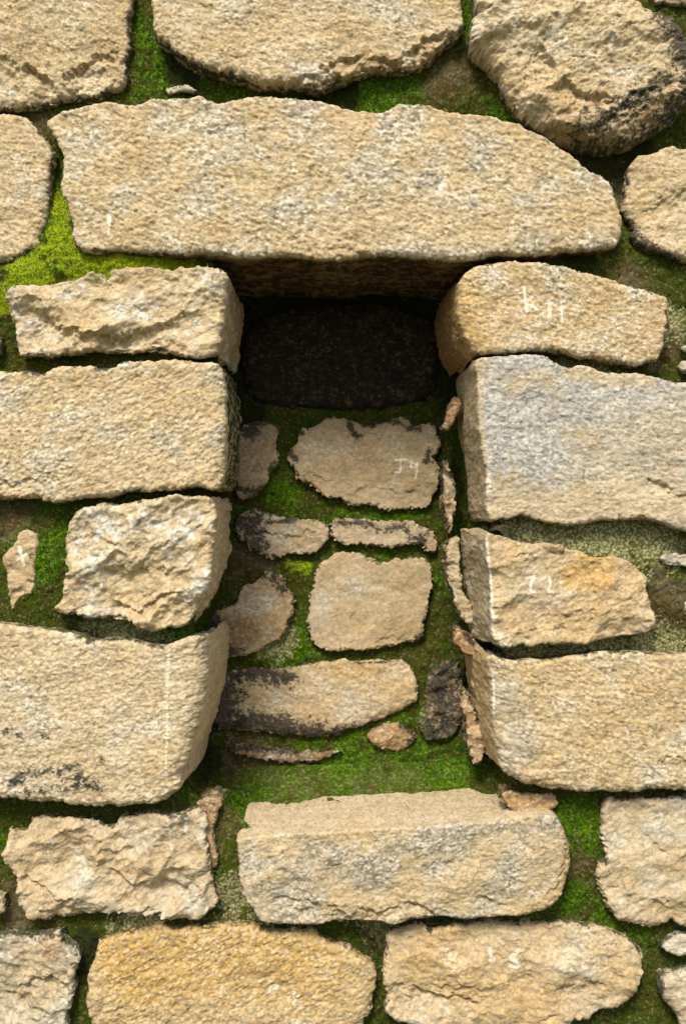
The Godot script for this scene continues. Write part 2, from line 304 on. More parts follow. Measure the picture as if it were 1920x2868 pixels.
	S("stone", ["E2", [250,850, 290,850, 340,830, 390,812, 420,828, 450,846, 500,832, 570,825, 640,815, 700,810, 780,820, 860,812, 920,825, 1000,812, 1080,815, 1140,835, 1200,830, 1250,860, 1320,885, 1350,910, 1385,940, 1385,990, 1365,1050, 1345,1110, 1310,1160, 1250,1190, 1180,1200, 1130,1240, 1050,1262, 900,1290, 600,1290, 400,1275, 300,1240, 270,1215, 235,1195, 260,1150, 250,1080, 245,1000, 250,920]],
		{"grain": 1.8, "mid": 4.0, "big": 12.0, "frac": 6.0, "fsize": 110.0, "strike": -0.2, "r": 18.0, "rr": 34.0, "grey": 0.2, "col": [0.42, 0.32, 0.195],
		"tint": [["E2", [500,860, 420,1000, 900,1180], 90.0, [0.42, 0.265, 0.09], 0.4]],
		"mark": [["E2", [710,925, 712,975, 725,970], 9.0, 0.75], ["E2", [825,940, 800,965, 825,985, 830,1005, 800,1000], 10.0, 0.85], ["E2", [1210,955, 1215,975], 7.0, 0.5], ["E2", [752,1100, 755,1160], 3.0, 0.4], ["E2", [520,940, 560,1000], 34.0, 0.25]],
		"ledge": [["E2", [240,1055, 320,1075, 400,1105, 480,1120, 560,1125, 620,1130, 680,1160], 20.0, 80.0], ["E2", [400,1060, 500,1085, 600,1075, 700,1110], 8.0, 40.0], ["E2", [1000,1075, 1100,1075, 1200,1060, 1280,1010], 9.0, 80.0], ["E2", [900,1240, 1000,1205, 1060,1235, 1130,1215], 7.0, 30.0]],
		"crust": [["E2", [430,820, 445,850], 8.0, 0.9], ["E2", [1330,890, 1370,935], 9.0, 0.85]]})
	S("stone", ["E2", [1460,920, 1500,890, 1568,870, 1680,860, 1680,960, 1568,960, 1520,970, 1470,945]], {"col": [0.43, 0.39, 0.31], "frac": 4.0, "r": 14.0, "crust": [["E2", [1460,920, 1480,950], 14.0, 0.8]]})
	S("stone", ["E2", [1465,1050, 1500,1040, 1540,1030, 1568,1010, 1700,1000, 1700,1330, 1600,1330, 1530,1220, 1490,1160, 1460,1100]], {"col": [0.41, 0.35, 0.25], "frac": 6.0, "big": 12.0, "mid": 4.0, "r": 18.0, "crust": [["E2", [1460,1060, 1465,1130], 12.0, 0.8]]})
	# ---- right jamb
	S("stone", ["B2", [590,105, 640,68, 700,65, 740,50, 800,48, 870,55, 940,60, 1000,75, 1060,90, 1120,105, 1200,115, 1260,140, 1330,160, 1400,185, 1450,190, 1498,215, 1490,260, 1475,290, 1495,310, 1480,350, 1465,410, 1445,485, 1400,490, 1370,510, 1310,500, 1250,490, 1180,475, 1100,470, 1020,450, 960,440, 880,435, 800,450, 740,450, 680,460, 640,450, 615,410, 590,370, 575,300, 568,230, 572,160]],
		{"grain": 2.8, "mid": 3.2, "big": 10.0, "r": 14.0, "rl": 50.0, "rzl": 40.0, "grey": 0.45, "col": [0.42, 0.315, 0.18], "strike": -0.2, "niche": Vector2(-1, 0), "deep": 0.30, "slant": 0.06, "z": 0.02, "warp": 0.7, "under": [0.25, 0.14, 0.055],
		"tint": [["B2", [590,140, 580,250, 600,350, 640,430], 60.0, [0.42, 0.28, 0.10], 0.75]],
		"mark": [["B2", [858,165, 862,215, 868,272], 7.0, 0.95], ["B2", [862,225, 905,198], 6.0, 0.9], ["B2", [866,228, 910,255], 6.0, 0.85], ["B2", [968,225, 968,292], 8.0, 0.75], ["B2", [950,240, 985,235], 6.0, 0.6], ["B2", [1020,228, 1023,312], 6.0, 0.9], ["B2", [990,240, 1018,262], 6.0, 0.6], ["B2", [1050,250, 1100,240, 1090,280], 18.0, 0.3]],
		"crust": [["B2", [1478,270, 1492,310, 1480,340], 8.0, 0.9], ["B2", [1390,500, 1410,490], 10.0, 0.8]]})
	S("stone", ["B2", [640,482, 680,467, 760,468, 850,458, 920,462, 960,470, 1000,500, 1060,520, 1100,502, 1150,515, 1200,535, 1290,545, 1370,540, 1440,560, 1500,580, 1568,585, 1720,600, 1720,1250, 1568,1235, 1490,1215, 1430,1190, 1350,1180, 1260,1190, 1180,1185, 1100,1210, 1000,1205, 920,1190, 850,1165, 790,1180, 740,1182, 705,1195, 692,1130, 692,1060, 688,960, 672,860, 655,760, 655,650, 652,570]],
		{"grain": 2.3, "mid": 2.4, "big": 8.0, "frac": 1.0, "r": 12.0, "rl": 10.0, "grey": 1.7, "greycol": [0.33, 0.33, 0.315], "iron": 0.15, "cryst": 0.6, "gsize": 1.1, "strike": -0.1, "niche": Vector2(-1, 0), "deep": 0.30, "slant": 0.02, "z": 0.03, "warp": 0.5, "under": [0.40, 0.29, 0.15],
		"label": "large blue grey block with tan lower edge beside the niche",
		"tint": [["B2", [760,1150, 950,1170, 1150,1150, 1350,1130, 1500,1120], 110.0, [0.41, 0.32, 0.20], 0.85], ["B2", [1050,530, 1200,555, 1400,570], 30.0, [0.42, 0.32, 0.19], 0.7], ["B2", [660,540, 660,750, 690,950], 14.0, [0.44, 0.35, 0.22], 0.7], ["B2", [1250,950, 1450,850, 1560,800], 150.0, [0.40, 0.33, 0.23], 0.55]],
		"mark": [["B2", [705,910, 700,1060], 9.0, 0.4]],
		"ledge": [["B2", [1390,1000, 1430,1000, 1480,1035, 1530,1070, 1620,1100], 10.0, 70.0], ["B2", [1160,1190, 1250,1165, 1330,1160, 1390,1165, 1440,1195, 1560,1215], 11.0, 34.0], ["B2", [930,475, 960,480, 1000,508], 6.0, 30.0]]})
	S("stone", ["C2", [690,140, 740,147, 800,165, 860,180, 920,190, 980,195, 1040,215, 1100,225, 1140,245, 1200,250, 1250,240, 1310,265, 1360,290, 1390,320, 1410,350, 1400,400, 1415,460, 1435,500, 1425,550, 1410,585, 1370,600, 1310,605, 1250,610, 1180,615, 1100,625, 1000,625, 900,635, 800,640, 735,640, 722,590, 715,450, 702,300, 690,210]],
		{"grain": 1.8, "mid": 4.2, "big": 12.0, "frac": 7.0, "fsize": 90.0, "strike": 0.35, "r": 9.0, "rl": 12.0, "grey": 0.35, "col": [0.40, 0.30, 0.175], "niche": Vector2(-1, 0), "deep": 0.20, "slant": 0.13, "z": 0.024, "warp": 0.6, "under": [0.33, 0.27, 0.175],
		"mark": [["C2", [692,175, 705,290, 714,400, 720,500, 724,590], 5.5, 1.0], ["C2", [865,345, 905,335, 885,370, 890,410], 6.0, 0.9], ["C2", [872,415, 905,405], 6.0, 0.8], ["C2", [965,340, 972,365, 962,402], 6.0, 0.85], ["C2", [1018,340, 1020,370], 4.0, 0.7], ["C2", [930,350, 960,338], 4.0, 0.6]],
		"tint": [["C2", [1090,330, 1180,350, 1150,270, 1200,300], 50.0, [0.42, 0.25, 0.07], 0.7], ["C2", [900,300, 850,400], 60.0, [0.36, 0.31, 0.24], 0.5]],
		"ledge": [["C2", [1140,245, 1200,290, 1220,330, 1190,380, 1180,430, 1150,490], 8.0, 60.0], ["C2", [900,490, 980,500, 1060,490, 1140,480, 1200,500], 10.0, 50.0], ["C2", [760,250, 850,240, 940,230, 1040,240], 6.0, 60.0], ["C2", [760,590, 860,580, 960,565, 1040,560, 1110,590], 8.0, 40.0]]})
	S("stone", ["C2", [700,690, 735,690, 760,705, 860,705, 960,710, 1050,695, 1110,685, 1180,670, 1260,675, 1350,670, 1450,690, 1568,675, 1720,670], "E2", [1720,235, 1568,230, 1450,225, 1330,245, 1200,240, 1080,235, 1000,235, 900,215, 830,195, 780,160], "C2", [755,1180, 738,1100, 725,1000, 715,900, 708,800, 700,740]],
		{"grain": 2.7, "mid": 2.8, "big": 8.0, "r": 18.0, "rl": 36.0, "rzl": 34.0, "rb": 26.0, "gsize": 1.15, "grey": 0.5, "col": [0.42, 0.325, 0.195], "strike": -0.25, "niche": Vector2(-1, 0), "deep": 0.28, "slant": 0.05, "z": 0.03, "warp": 0.7, "under": [0.38, 0.27, 0.14],
		"mark": [["C2", [722,765, 728,870, 726,960], 5.0, 0.85], ["C2", [1310,1000, 1315,1060], 8.0, 0.4]],
		"tint": [["C2", [770,750, 860,760], 40.0, [0.42, 0.30, 0.17], 0.6], ["C2", [760,850, 820,950, 860,1080], 60.0, [0.36, 0.33, 0.28], 0.7], ["C2", [1100,950, 1300,850], 120.0, [0.43, 0.31, 0.15], 0.4]],
		"ledge": [["C2", [1420,1150, 1480,1120, 1520,1125, 1600,1150], 8.0, 50.0], ["E2", [735,130, 780,160, 850,195, 930,200], 5.0, 24.0]], "crust": [["C2", [740,690, 770,705], 9.0, 0.8]]})
	S("slate_chip", ["C2", [1450,250, 1480,235, 1540,240, 1640,240, 1640,290, 1490,290, 1458,277]], {"col": [0.42, 0.38, 0.30], "r": 8.0, "depth": 0.06, "frac": 3.0, "fsize": 40.0})
	S("stone", ["C2", [1555,420, 1640,400, 1640,520, 1565,510]], {"col": [0.40, 0.36, 0.28], "z": -0.01})
	S("stone", ["B2", [1535,500, 1568,478, 1640,470, 1640,560, 1560,540]], {"col": [0.42, 0.38, 0.30], "z": -0.01})
	S("stone_chip", ["B2", [1545,430, 1568,418, 1610,420, 1600,440, 1560,442]], {"col": [0.42, 0.38, 0.30], "z": -0.02, "r": 6.0, "depth": 0.05})
	S("stone_chip", ["C2", [715,130, 745,105, 785,110, 790,130, 750,145]], {"col": [0.40, 0.31, 0.19], "z": -0.02, "r": 6.0, "depth": 0.05})
	# ---- small stones set deep in the right reveal
	S("chink_stone", ["B2", [520,690, 545,645, 580,660, 575,700, 545,760, 525,790, 505,780, 515,740]], {"z": -0.17, "col": [0.20, 0.12, 0.07], "r": 4.0, "jag": 5.0, "frac": 4.0, "fsize": 38.0, "mid": 4.0, "depth": 0.08})
	S("chink_stone", ["B2", [500,950, 520,920, 540,1000, 560,1060, 555,1130, 545,1220, 530,1245, 515,1180, 500,1090, 510,1040]], {"z": -0.22, "col": [0.33, 0.23, 0.14], "r": 4.0, "jag": 5.0, "frac": 4.0, "fsize": 38.0, "mid": 4.0, "depth": 0.08, "crust": [["B2", [505,960, 530,980], 14.0, 0.9]]})
	S("stone", ["C2", [520,190, 550,175, 580,163, 572,230, 575,340, 595,420, 630,500, 640,545, 600,530, 565,490, 545,420, 525,320, 515,240]], {"z": -0.15, "col": [0.40, 0.32, 0.21], "r": 4.0, "jag": 5.0, "frac": 4.0, "fsize": 38.0, "mid": 4.0, "depth": 0.10})
	S("chink_stone", ["C2", [560,560, 590,570, 635,600, 660,650, 640,690, 600,680, 565,640, 555,600]], {"z": -0.15, "col": [0.28, 0.17, 0.09], "r": 4.0, "jag": 5.0, "frac": 4.0, "fsize": 38.0, "mid": 4.0, "depth": 0.10, "crust": [["C2", [600,590, 640,640], 12.0, 0.9]]})
	S("chink_stone", ["C2", [595,830, 620,860, 640,930, 660,1010, 695,1100, 670,1150, 640,1170, 615,1120, 610,1000, 590,920, 580,850]], {"z": -0.16, "col": [0.34, 0.24, 0.14], "r": 4.0, "jag": 5.0, "frac": 4.0, "fsize": 38.0, "mid": 4.0, "depth": 0.12})
	# ---- back wall of the niche
	var zb := -0.325
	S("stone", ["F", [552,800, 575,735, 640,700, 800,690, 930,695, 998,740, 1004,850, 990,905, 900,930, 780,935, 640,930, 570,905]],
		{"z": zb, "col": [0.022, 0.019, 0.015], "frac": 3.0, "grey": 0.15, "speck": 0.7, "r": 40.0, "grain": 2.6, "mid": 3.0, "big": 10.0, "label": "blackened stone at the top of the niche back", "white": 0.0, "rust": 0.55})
	S("stone", ["B1", [1070,760, 1140,750, 1222,768, 1216,810, 1206,860, 1222,910, 1212,950, 1184,970, 1178,1010, 1155,1050, 1090,1085, 1040,1085, 1030,1000, 1035,900, 1045,800]],
		{"z": zb, "col": [0.33, 0.25, 0.165], "r": 5.0, "jag": 9.0, "grain": 1.6, "mid": 3.0, "frac": 3.0, "depth": 0.06, "warp": 0.8,
		"crust": [["B1", [1060,790, 1110,800, 1140,740], 34.0, 0.85], ["B1", [1040,1050, 1110,1065, 1160,1030], 22.0, 0.75], ["B1", [1210,930, 1180,970], 14.0, 0.7]]})
	S("stone", ["B2", [0,735, 60,745, 110,755, 130,760, 180,765, 240,755, 290,735, 340,745, 360,770, 400,770, 450,760, 470,790, 485,840, 475,890, 450,905, 455,935, 472,942, 480,990, 480,1030, 465,1080, 440,1135, 390,1130, 330,1140, 260,1145, 210,1115, 150,1120, 100,1130, 60,1100, 0,1090], "B1", [1420,1085, 1400,1060, 1350,1015, 1310,1010, 1300,960, 1262,910, 1262,880, 1310,830, 1312,790, 1350,785, 1400,770]],
		{"z": zb, "col": [0.37, 0.285, 0.18], "r": 5.0, "jag": 9.0, "grain": 1.2, "mid": 2.2, "big": 6.0, "frac": 3.0, "fsize": 90.0, "grey": 0.25, "depth": 0.07, "warp": 0.9, "label": "stone scratched J9 on the back of the niche",
		"mark": [["B2", [292,925, 338,922], 4.5, 1.0], ["B2", [316,925, 318,960, 312,978, 290,976], 4.5, 1.0], ["B2", [385,945, 362,930, 358,950, 375,960, 388,948], 4.0, 0.9], ["B2", [388,935, 386,970, 380,1005], 4.0, 0.8]],
		"crust": [["B2", [90,755, 110,800, 125,815], 16.0, 0.85], ["B2", [150,770, 290,750, 350,780, 400,790], 14.0, 0.8], ["B1", [1265,880, 1300,920], 16.0, 0.8], ["B1", [1310,780, 1320,800], 14.0, 0.9], ["B2", [20,1095, 80,1110, 200,1130], 10.0, 0.7], ["B2", [440,890, 430,930], 16.0, 0.8]],
		"tint": [["B2", [230,800, 60,900], 60.0, [0.38, 0.25, 0.13], 0.5]], "ledge": [["B2", [90,1060, 150,1040, 230,1040, 320,1050, 420,1060], 7.0, 60.0], ["B1", [1350,960, 1420,1000, 1480,1010], 5.0, 40.0]]})
	S("stone", ["C1", [1015,125, 1050,60, 1110,48, 1160,62, 1230,75, 1320,85, 1400,95, 1435,100, 1445,170, 1405,210, 1390,235, 1330,240, 1270,245, 1210,262, 1150,240, 1100,210, 1050,175]],
		{"z": zb, "col": [0.36, 0.28, 0.18], "r": 5.0, "jag": 9.0, "grain": 1.5, "mid": 3.0, "frac": 3.0, "depth": 0.07, "ledge": [["C1", [1020,130, 1100,125, 1200,140, 1290,145, 1420,130], 10.0, 50.0]],
		"crust": [["C1", [1020,130, 1060,80, 1130,75, 1100,170, 1140,200], 46.0, 0.8], ["C1", [1180,100, 1270,90], 22.0, 0.6], ["C1", [1160,240, 1210,245], 12.0, 0.8]]})
	S("stone", ["C2", [10,90, 60,85, 120,82, 180,95, 250,95, 320,95, 380,95, 410,130, 440,125, 465,160, 475,235, 410,220, 415,190, 370,190, 310,205, 230,203, 130,195, 30,185, 15,130]],
		{"z": zb, "col": [0.39, 0.31, 0.21], "r": 5.0, "jag": 9.0, "grain": 1.1, "mid": 2.4, "depth": 0.07, "warp": 0.7,
		"crust": [["C2", [20,95, 80,100, 180,105, 210,130], 18.0, 0.85], ["C2", [250,130, 330,110, 360,170, 430,150], 20.0, 0.7], ["C2", [400,190, 420,160], 16.0, 0.8]]})
	S("stone", ["C1", [905,500, 960,485, 1035,460, 1040,420, 1075,370, 1130,360, 1180,320, 1240,350, 1290,430, 1285,480, 1260,540, 1240,600, 1190,640, 1100,680, 1000,690, 955,700, 925,620, 900,560]],
		{"z": zb, "col": [0.36, 0.265, 0.155], "r": 6.0, "jag": 9.0, "grain": 1.4, "mid": 3.2, "frac": 3.0, "depth": 0.07, "crust": [["C1", [1190,340, 1250,390], 34.0, 0.75], ["C1", [920,510, 930,540], 34.0, 0.9], ["C1", [960,680, 1060,660, 1010,650], 16.0, 0.8]], "tint": [["C1", [960,600, 1060,580, 1000,650], 60.0, [0.20, 0.12, 0.055], 0.75]]})
	S("stone", ["C2", [0,262, 40,230, 110,230, 180,260, 215,285, 260,270, 320,262, 400,262, 430,260, 455,330, 455,370, 440,420, 440,490, 412,530, 420,590, 390,625, 330,630, 280,640, 200,655, 100,660, 20,660], "C1", [1440,655, 1380,640, 1350,580, 1350,500, 1360,420, 1380,370, 1385,300, 1420,268]],
		{"z": zb, "col": [0.39, 0.305, 0.195], "r": 5.0, "jag": 9.0, "grain": 1.0, "mid": 2.2, "big": 6.0, "frac": 2.5, "fsize": 90.0, "grey": 0.3, "depth": 0.08, "warp": 0.8,
		"mark": [["C2", [115,385, 140,390, 120,405], 4.0, 0.5], ["C2", [125,430, 130,440], 4.0, 0.4], ["C2", [210,390, 235,385, 225,410], 3.5, 0.35]],
		"crust": [["C2", [420,520, 425,590, 380,630], 16.0, 0.9], ["C2", [250,270, 330,265], 7.0, 0.6]], "ledge": [["C2", [180,630, 260,600, 330,595, 390,600], 5.0, 40.0], ["C2", [60,470, 100,510, 130,460], 3.0, 24.0]]})
	S("stone", ["C1", [945,750, 1010,745, 1100,740, 1200,745, 1290,735, 1380,720, 1440,710], "C2", [20,710, 60,702, 110,715, 200,700, 270,710, 320,690, 350,720, 380,770, 385,830, 390,880, 350,910, 300,940, 220,970, 130,1000, 40,1040, 0,1045], "C1", [1400,1048, 1300,1040, 1180,1025, 1050,1020, 930,1010, 920,900]],
		{"z": zb, "col": [0.40, 0.30, 0.18], "r": 10.0, "jag": 5.0, "rb": 34.0, "grain": 1.8, "mid": 3.0, "big": 9.0, "depth": 0.08, "warp": 0.8, "z2": 0.01, "label": "long tan stone with black crust at its left end, low on the niche back",
		"crust": [["C1", [960,760, 980,880, 970,980], 66.0, 1.0], ["C1", [1060,770, 1110,745, 1200,760, 1260,780], 44.0, 0.9], ["C1", [1060,980, 1180,990, 1290,1010, 1400,1030], 42.0, 1.0], ["C2", [0,1025, 90,1005], 26.0, 0.8], ["C2", [90,720, 240,710], 8.0, 0.6]], "tint": [["C2", [50,750, 330,780], 40.0, [0.40, 0.26, 0.09], 0.5]]})
	S("chink_stone", ["C2", [170,1040, 200,1000, 250,980, 310,980, 360,1010, 390,1050, 370,1090, 310,1115, 250,1100, 200,1075]], {"z": zb - 0.008, "col": [0.31, 0.20, 0.10], "r": 9.0, "jag": 8.0, "frac": 4.0, "fsize": 50.0, "depth": 0.07, "crust": [["C2", [330,990, 380,1050, 340,1100], 20.0, 0.85]]})
	S("stone", ["C2", [420,900, 440,770, 500,712, 550,705, 580,760, 582,880, 575,990, 540,1040, 460,1060, 410,1040, 400,960]], {"z": zb - 0.008, "col": [0.15, 0.105, 0.065], "r": 10.0, "jag": 8.0, "frac": 5.0, "fsize": 60.0, "grain": 2.4, "mid": 5.0, "depth": 0.08, "label": "black crusted stone in the lower right corner of the niche", "crust": [["C2", [500,740, 480,860, 520,1000, 440,1020], 70.0, 0.75]], "tint": [["C2", [440,900, 540,960], 24.0, [0.26, 0.18, 0.11], 0.7], ["C2", [420,800, 410,960, 470,1050], 26.0, [0.05, 0.075, 0.012], 0.8]]})
	S("stone", ["C1", [1000,1090, 1060,1075, 1200,1090, 1330,1110, 1420,1105, 1510,1100, 1460,1130, 1380,1150, 1250,1155, 1100,1130, 1030,1110]], {"z": zb - 0.006, "col": [0.20, 0.13, 0.08], "r": 5.0, "jag": 9.0, "depth": 0.07, "crust": [["C1", [1010,1090, 1150,1090, 1300,1105], 16.0, 0.8]]})

# stones beyond the picture, so that the wall goes on to both sides, up and down
func fillers() -> void:
	var rng := RandomNumberGenerator.new()
	rng.seed = 4242
	for area in [[-930.0, -740.0, 2850.0, -235.0], [-930.0, -205.0, -240.0, 3010.0], [2170.0, -205.0, 2850.0, 3010.0], [-930.0, 3040.0, 2850.0, 3440.0]]:
		var y: float = area[1]
		while y < area[3] - 60.0:
			var h := minf(rng.randf_range(190.0, 330.0), area[3] - y)
			if area[3] - y - h < 120.0: h = area[3] - y
			var x: float = area[0]
			while x < area[2] - 60.0:
				var w := minf(rng.randf_range(260.0, 620.0), area[2] - x)
				if area[2] - x - w < 160.0: w = area[2] - x
				var poly := PackedVector2Array()
				for k in 14:
					var a := TAU * k / 14.0
					var c := cos(a)
					var s := sin(a)
					var e := 0.36
					poly.append(Vector2(x + w / 2 + signf(c) * pow(absf(c), e) * (w / 2 - 18.0) * rng.randf_range(0.92, 1.0), y + h / 2 + signf(s) * pow(absf(s), e) * (h / 2 - 16.0) * rng.randf_range(0.9, 1.0)))
				var j := rng.randf_range(0.85, 1.05)
				stones.append({"name": "stone", "poly": poly, "seed": 5000.0 + stones.size() * 91.0, "res": 9.0, "grain": 2.4, "mid": 4.0, "big": 12.0, "frac": rng.randf_range(0, 6), "r": 22.0, "grey": rng.randf_range(0.1, 0.8), "col": [0.41 * j, 0.32 * j, 0.20 * j], "depth": 0.11, "ledge": [], "mark": [], "crust": [], "tint": []})
				x += w
			y += h

func chaikin(p: PackedVector2Array) -> PackedVector2Array:
	var out := PackedVector2Array()
	for i in p.size():
		var a := p[i]
		var b := p[(i + 1) % p.size()]
		out.append(a.lerp(b, 0.25))
		out.append(a.lerp(b, 0.75))
	return out

func seg_dist(p: Vector2, line: PackedVector2Array) -> float:
	var best := 1e9
	for i in line.size() - 1:
		var a := line[i]
		var ab := line[i + 1] - a
		var t := clampf((p - a).dot(ab) / maxf(ab.length_squared(), 0.001), 0.0, 1.0)
		best = minf(best, p.distance_squared_to(a + ab * t))
	return sqrt(best)

# distance to a ledge line, positive on its right-hand (lower) side; also how near the ends
func ledge_drop(p: Vector2, line: PackedVector2Array, step: float, reach: float) -> float:
	var best := 1e9
	var side := 0.0
	var along := 0.0
	var n := line.size() - 1
	for i in n:
		var a := line[i]
		var ab := line[i + 1] - a
		var l2 := maxf(ab.length_squared(), 0.001)
		var traw := (p - a).dot(ab) / l2
		var t := clampf(traw, 0.0, 1.0)
		var q := a + ab * t
		var d := p.distance_squared_to(q)
		if d < best:
			best = d
			side = ab.cross(p - a)
			along = (i + t) / n
	var s := sqrt(best)
	if side < 0.0 or s > reach:
		return 0.0
	var ends := smoothstep(0.0, 0.18, along) * smoothstep(1.0, 0.82, along)
	var k := 1.0 - s / reach
	return step * ends * smoothstep(0.0, 5.0 + step * 0.3, s) * (0.45 * k + 0.55 * k * k)

# broken rock: shallow dishes that meet in sharp ridges
func dishes(gx: float, gy: float, sd: int) -> float:
	var ix := int(floorf(gx))
	var iy := int(floorf(gy))
	var best := 1e9
	for j in range(iy - 1, iy + 2):
		for i in range(ix - 1, ix + 2):
			var k := ((i * 73856093) ^ (j * 19349663) ^ (sd * 83492791)) & 4095
			var dx := gx - i - dice[k]
			var dy := gy - j - dice[(k + 1013) & 4095]
			var h := dice[(k + 2027) & 4095] * 0.7 + (dice[(k + 3041) & 4095] - 0.5) * dx * 1.3 + (dice[(k + 401) & 4095] - 0.62) * dy * 1.6 + 0.75 * (dx * dx + dy * dy)
			if h < best: best = h
	return best - 0.35

func terrace(x: float) -> float:
	var f := floorf(x)
	return f + smoothstep(0.55, 1.0, x - f)

func in_box(p: Vector2, b: Rect2, m: float) -> bool:
	return p.x > b.position.x - m and p.y > b.position.y - m and p.x < b.end.x + m and p.y < b.end.y + m

func box_of(line: PackedVector2Array) -> Rect2:
	var r := Rect2(line[0], Vector2.ZERO)
	for p in line:
		r = r.expand(p)
	return r

func build_stone(idx: int) -> void:
	var P: Dictionary = stones[idx]
	var poly: PackedVector2Array = chaikin(P.poly)
	var res: float = P.res
	var sd: float = P.seed
	var r0: float = P.get("r", 14.0)
	var rb: float = P.get("rb", r0)
	var rt: float = P.get("rt", r0 * 0.6)
	var rl: float = P.get("rl", r0)
	var rr: float = P.get("rr", r0)
	var rzb: float = P.get("rzb", minf(rb, 26.0))
	var rzl: float = P.get("rzl", minf(rl, 26.0))
	var rzr: float = P.get("rzr", minf(rr, 26.0))
	var rzt: float = minf(rt, 26.0)
	var depth: float = P.get("depth", 0.085) / U
	var niche: Vector2 = P.get("niche", Vector2.ZERO)
	var deep: float = P.get("deep", 0.0) / U
	var slant: float = P.get("slant", 0.0)
	var warp: float = P.get("warp", 1.0)
	var jag: float = P.get("jag", 3.2 * minf(warp, 1.0))
	var iron: float = P.get("iron", 0.75)
	var grain: float = P.get("grain", 2.2)
	var mid: float = P.get("mid", 3.5)
	var big: float = P.get("big", 8.0)
	var frac: float = P.get("frac", 0.0)
	var fsize: float = P.get("fsize", 90.0)
	var gsize: float = P.get("gsize", 1.0)
	var strike: float = P.get("strike", 0.0)
	var smoothside: float = P.get("smoothside", 0.6)
	var z0: float = P.get("z", 0.0)
	var ca := cos(strike)
	var sa := sin(strike)
	var wsmall := (12.0 if res < 5.0 else 6.0) * res
	var wbig := 40.0 * res
	var ledges: Array = P.ledge
	var marks: Array = P.mark
	var crusts: Array = P.crust
	var tints: Array = P.tint
	var lb: Array = []
	for e in ledges: lb.append(box_of(e[1]))
	var mb: Array = []
	for e in marks: mb.append(box_of(e[1]))
	var cb: Array = []
	for e in crusts: cb.append(box_of(e[1]))
	var tb: Array = []
	for e in tints: tb.append(box_of(e[1]))
	# ---- colours of this stone
	var tan_ := colour(P.get("col", [0.435, 0.338, 0.205]))
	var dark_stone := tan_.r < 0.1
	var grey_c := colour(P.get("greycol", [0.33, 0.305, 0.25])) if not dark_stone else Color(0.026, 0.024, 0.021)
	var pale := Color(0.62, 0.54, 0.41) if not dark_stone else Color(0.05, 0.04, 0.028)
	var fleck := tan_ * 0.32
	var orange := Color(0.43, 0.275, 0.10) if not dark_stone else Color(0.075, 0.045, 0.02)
	var black := Color(0.024, 0.022, 0.018)
	var grey: float = P.get("grey", 0.3)
	var white: float = P.get("white", 0.1)
	var speck: float = P.get("speck", 1.0)
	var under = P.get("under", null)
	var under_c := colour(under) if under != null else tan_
	var rust: float = P.get("rust", 0.0)
	var sidecryst: float = P.get("sidecryst", 0.4)
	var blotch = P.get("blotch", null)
	var cryst: float = P.get("cryst", clampf(0.12 + grain / 3.0, 0.3, 1.0))
	var sidecrust: float = P.get("sidecrust", 0.0)
	# ---- grid
	var box := box_of(poly)
	var m := wsmall + res * 3.0
	var x0 := box.position.x - (m if niche.x >= 0.0 else wbig + res * 3.0)
	var x1 := box.end.x + (m if niche.x <= 0.0 else wbig + res * 3.0)
	var y0 := box.position.y - (m if niche.y >= 0.0 else wbig + res * 3.0)
	var y1 := box.end.y + (m if niche.y <= 0.0 else wbig + res * 3.0)
	var nx := int((x1 - x0) / res) + 2
	var ny := int((y1 - y0) / res) + 2
	# coarse buckets of outline segments
	var cs := 30.0
	var bx := int((x1 - x0) / cs) + 2
	var by := int((y1 - y0) / cs) + 2
	var near: Array = []
	near.resize(bx * by)
	var sure := PackedFloat32Array()
	sure.resize(bx * by)
	var np := poly.size()
	for j in by:
		for i in bx:
			var c := Vector2(x0 + (i + 0.5) * cs, y0 + (j + 0.5) * cs)
			var ds := PackedFloat32Array()
			ds.resize(np)
			var dmin := 1e9
			for k in np:
				var q := Geometry2D.get_closest_point_to_segment(c, poly[k], poly[(k + 1) % np])
				var d := c.distance_to(q)
				ds[k] = d
				dmin = minf(dmin, d)
			var lst := PackedInt32Array()
			for k in np:
				if ds[k] < dmin + cs * 1.6: lst.append(k)
			near[j * bx + i] = lst
			sure[j * bx + i] = 0.0
			if dmin > cs * 0.75:
				sure[j * bx + i] = 1.0 if Geometry2D.is_point_in_polygon(c, poly) else -1.0
	var pos := PackedVector3Array()
	pos.resize(nx * ny)
	var col := PackedColorArray()
	col.resize(nx * ny)
	var keep := PackedByteArray()
	keep.resize(nx * ny)
	var rmax := maxf(maxf(rb, rt), maxf(rl, rr))
	var f0 := (DIST - z0) / DIST
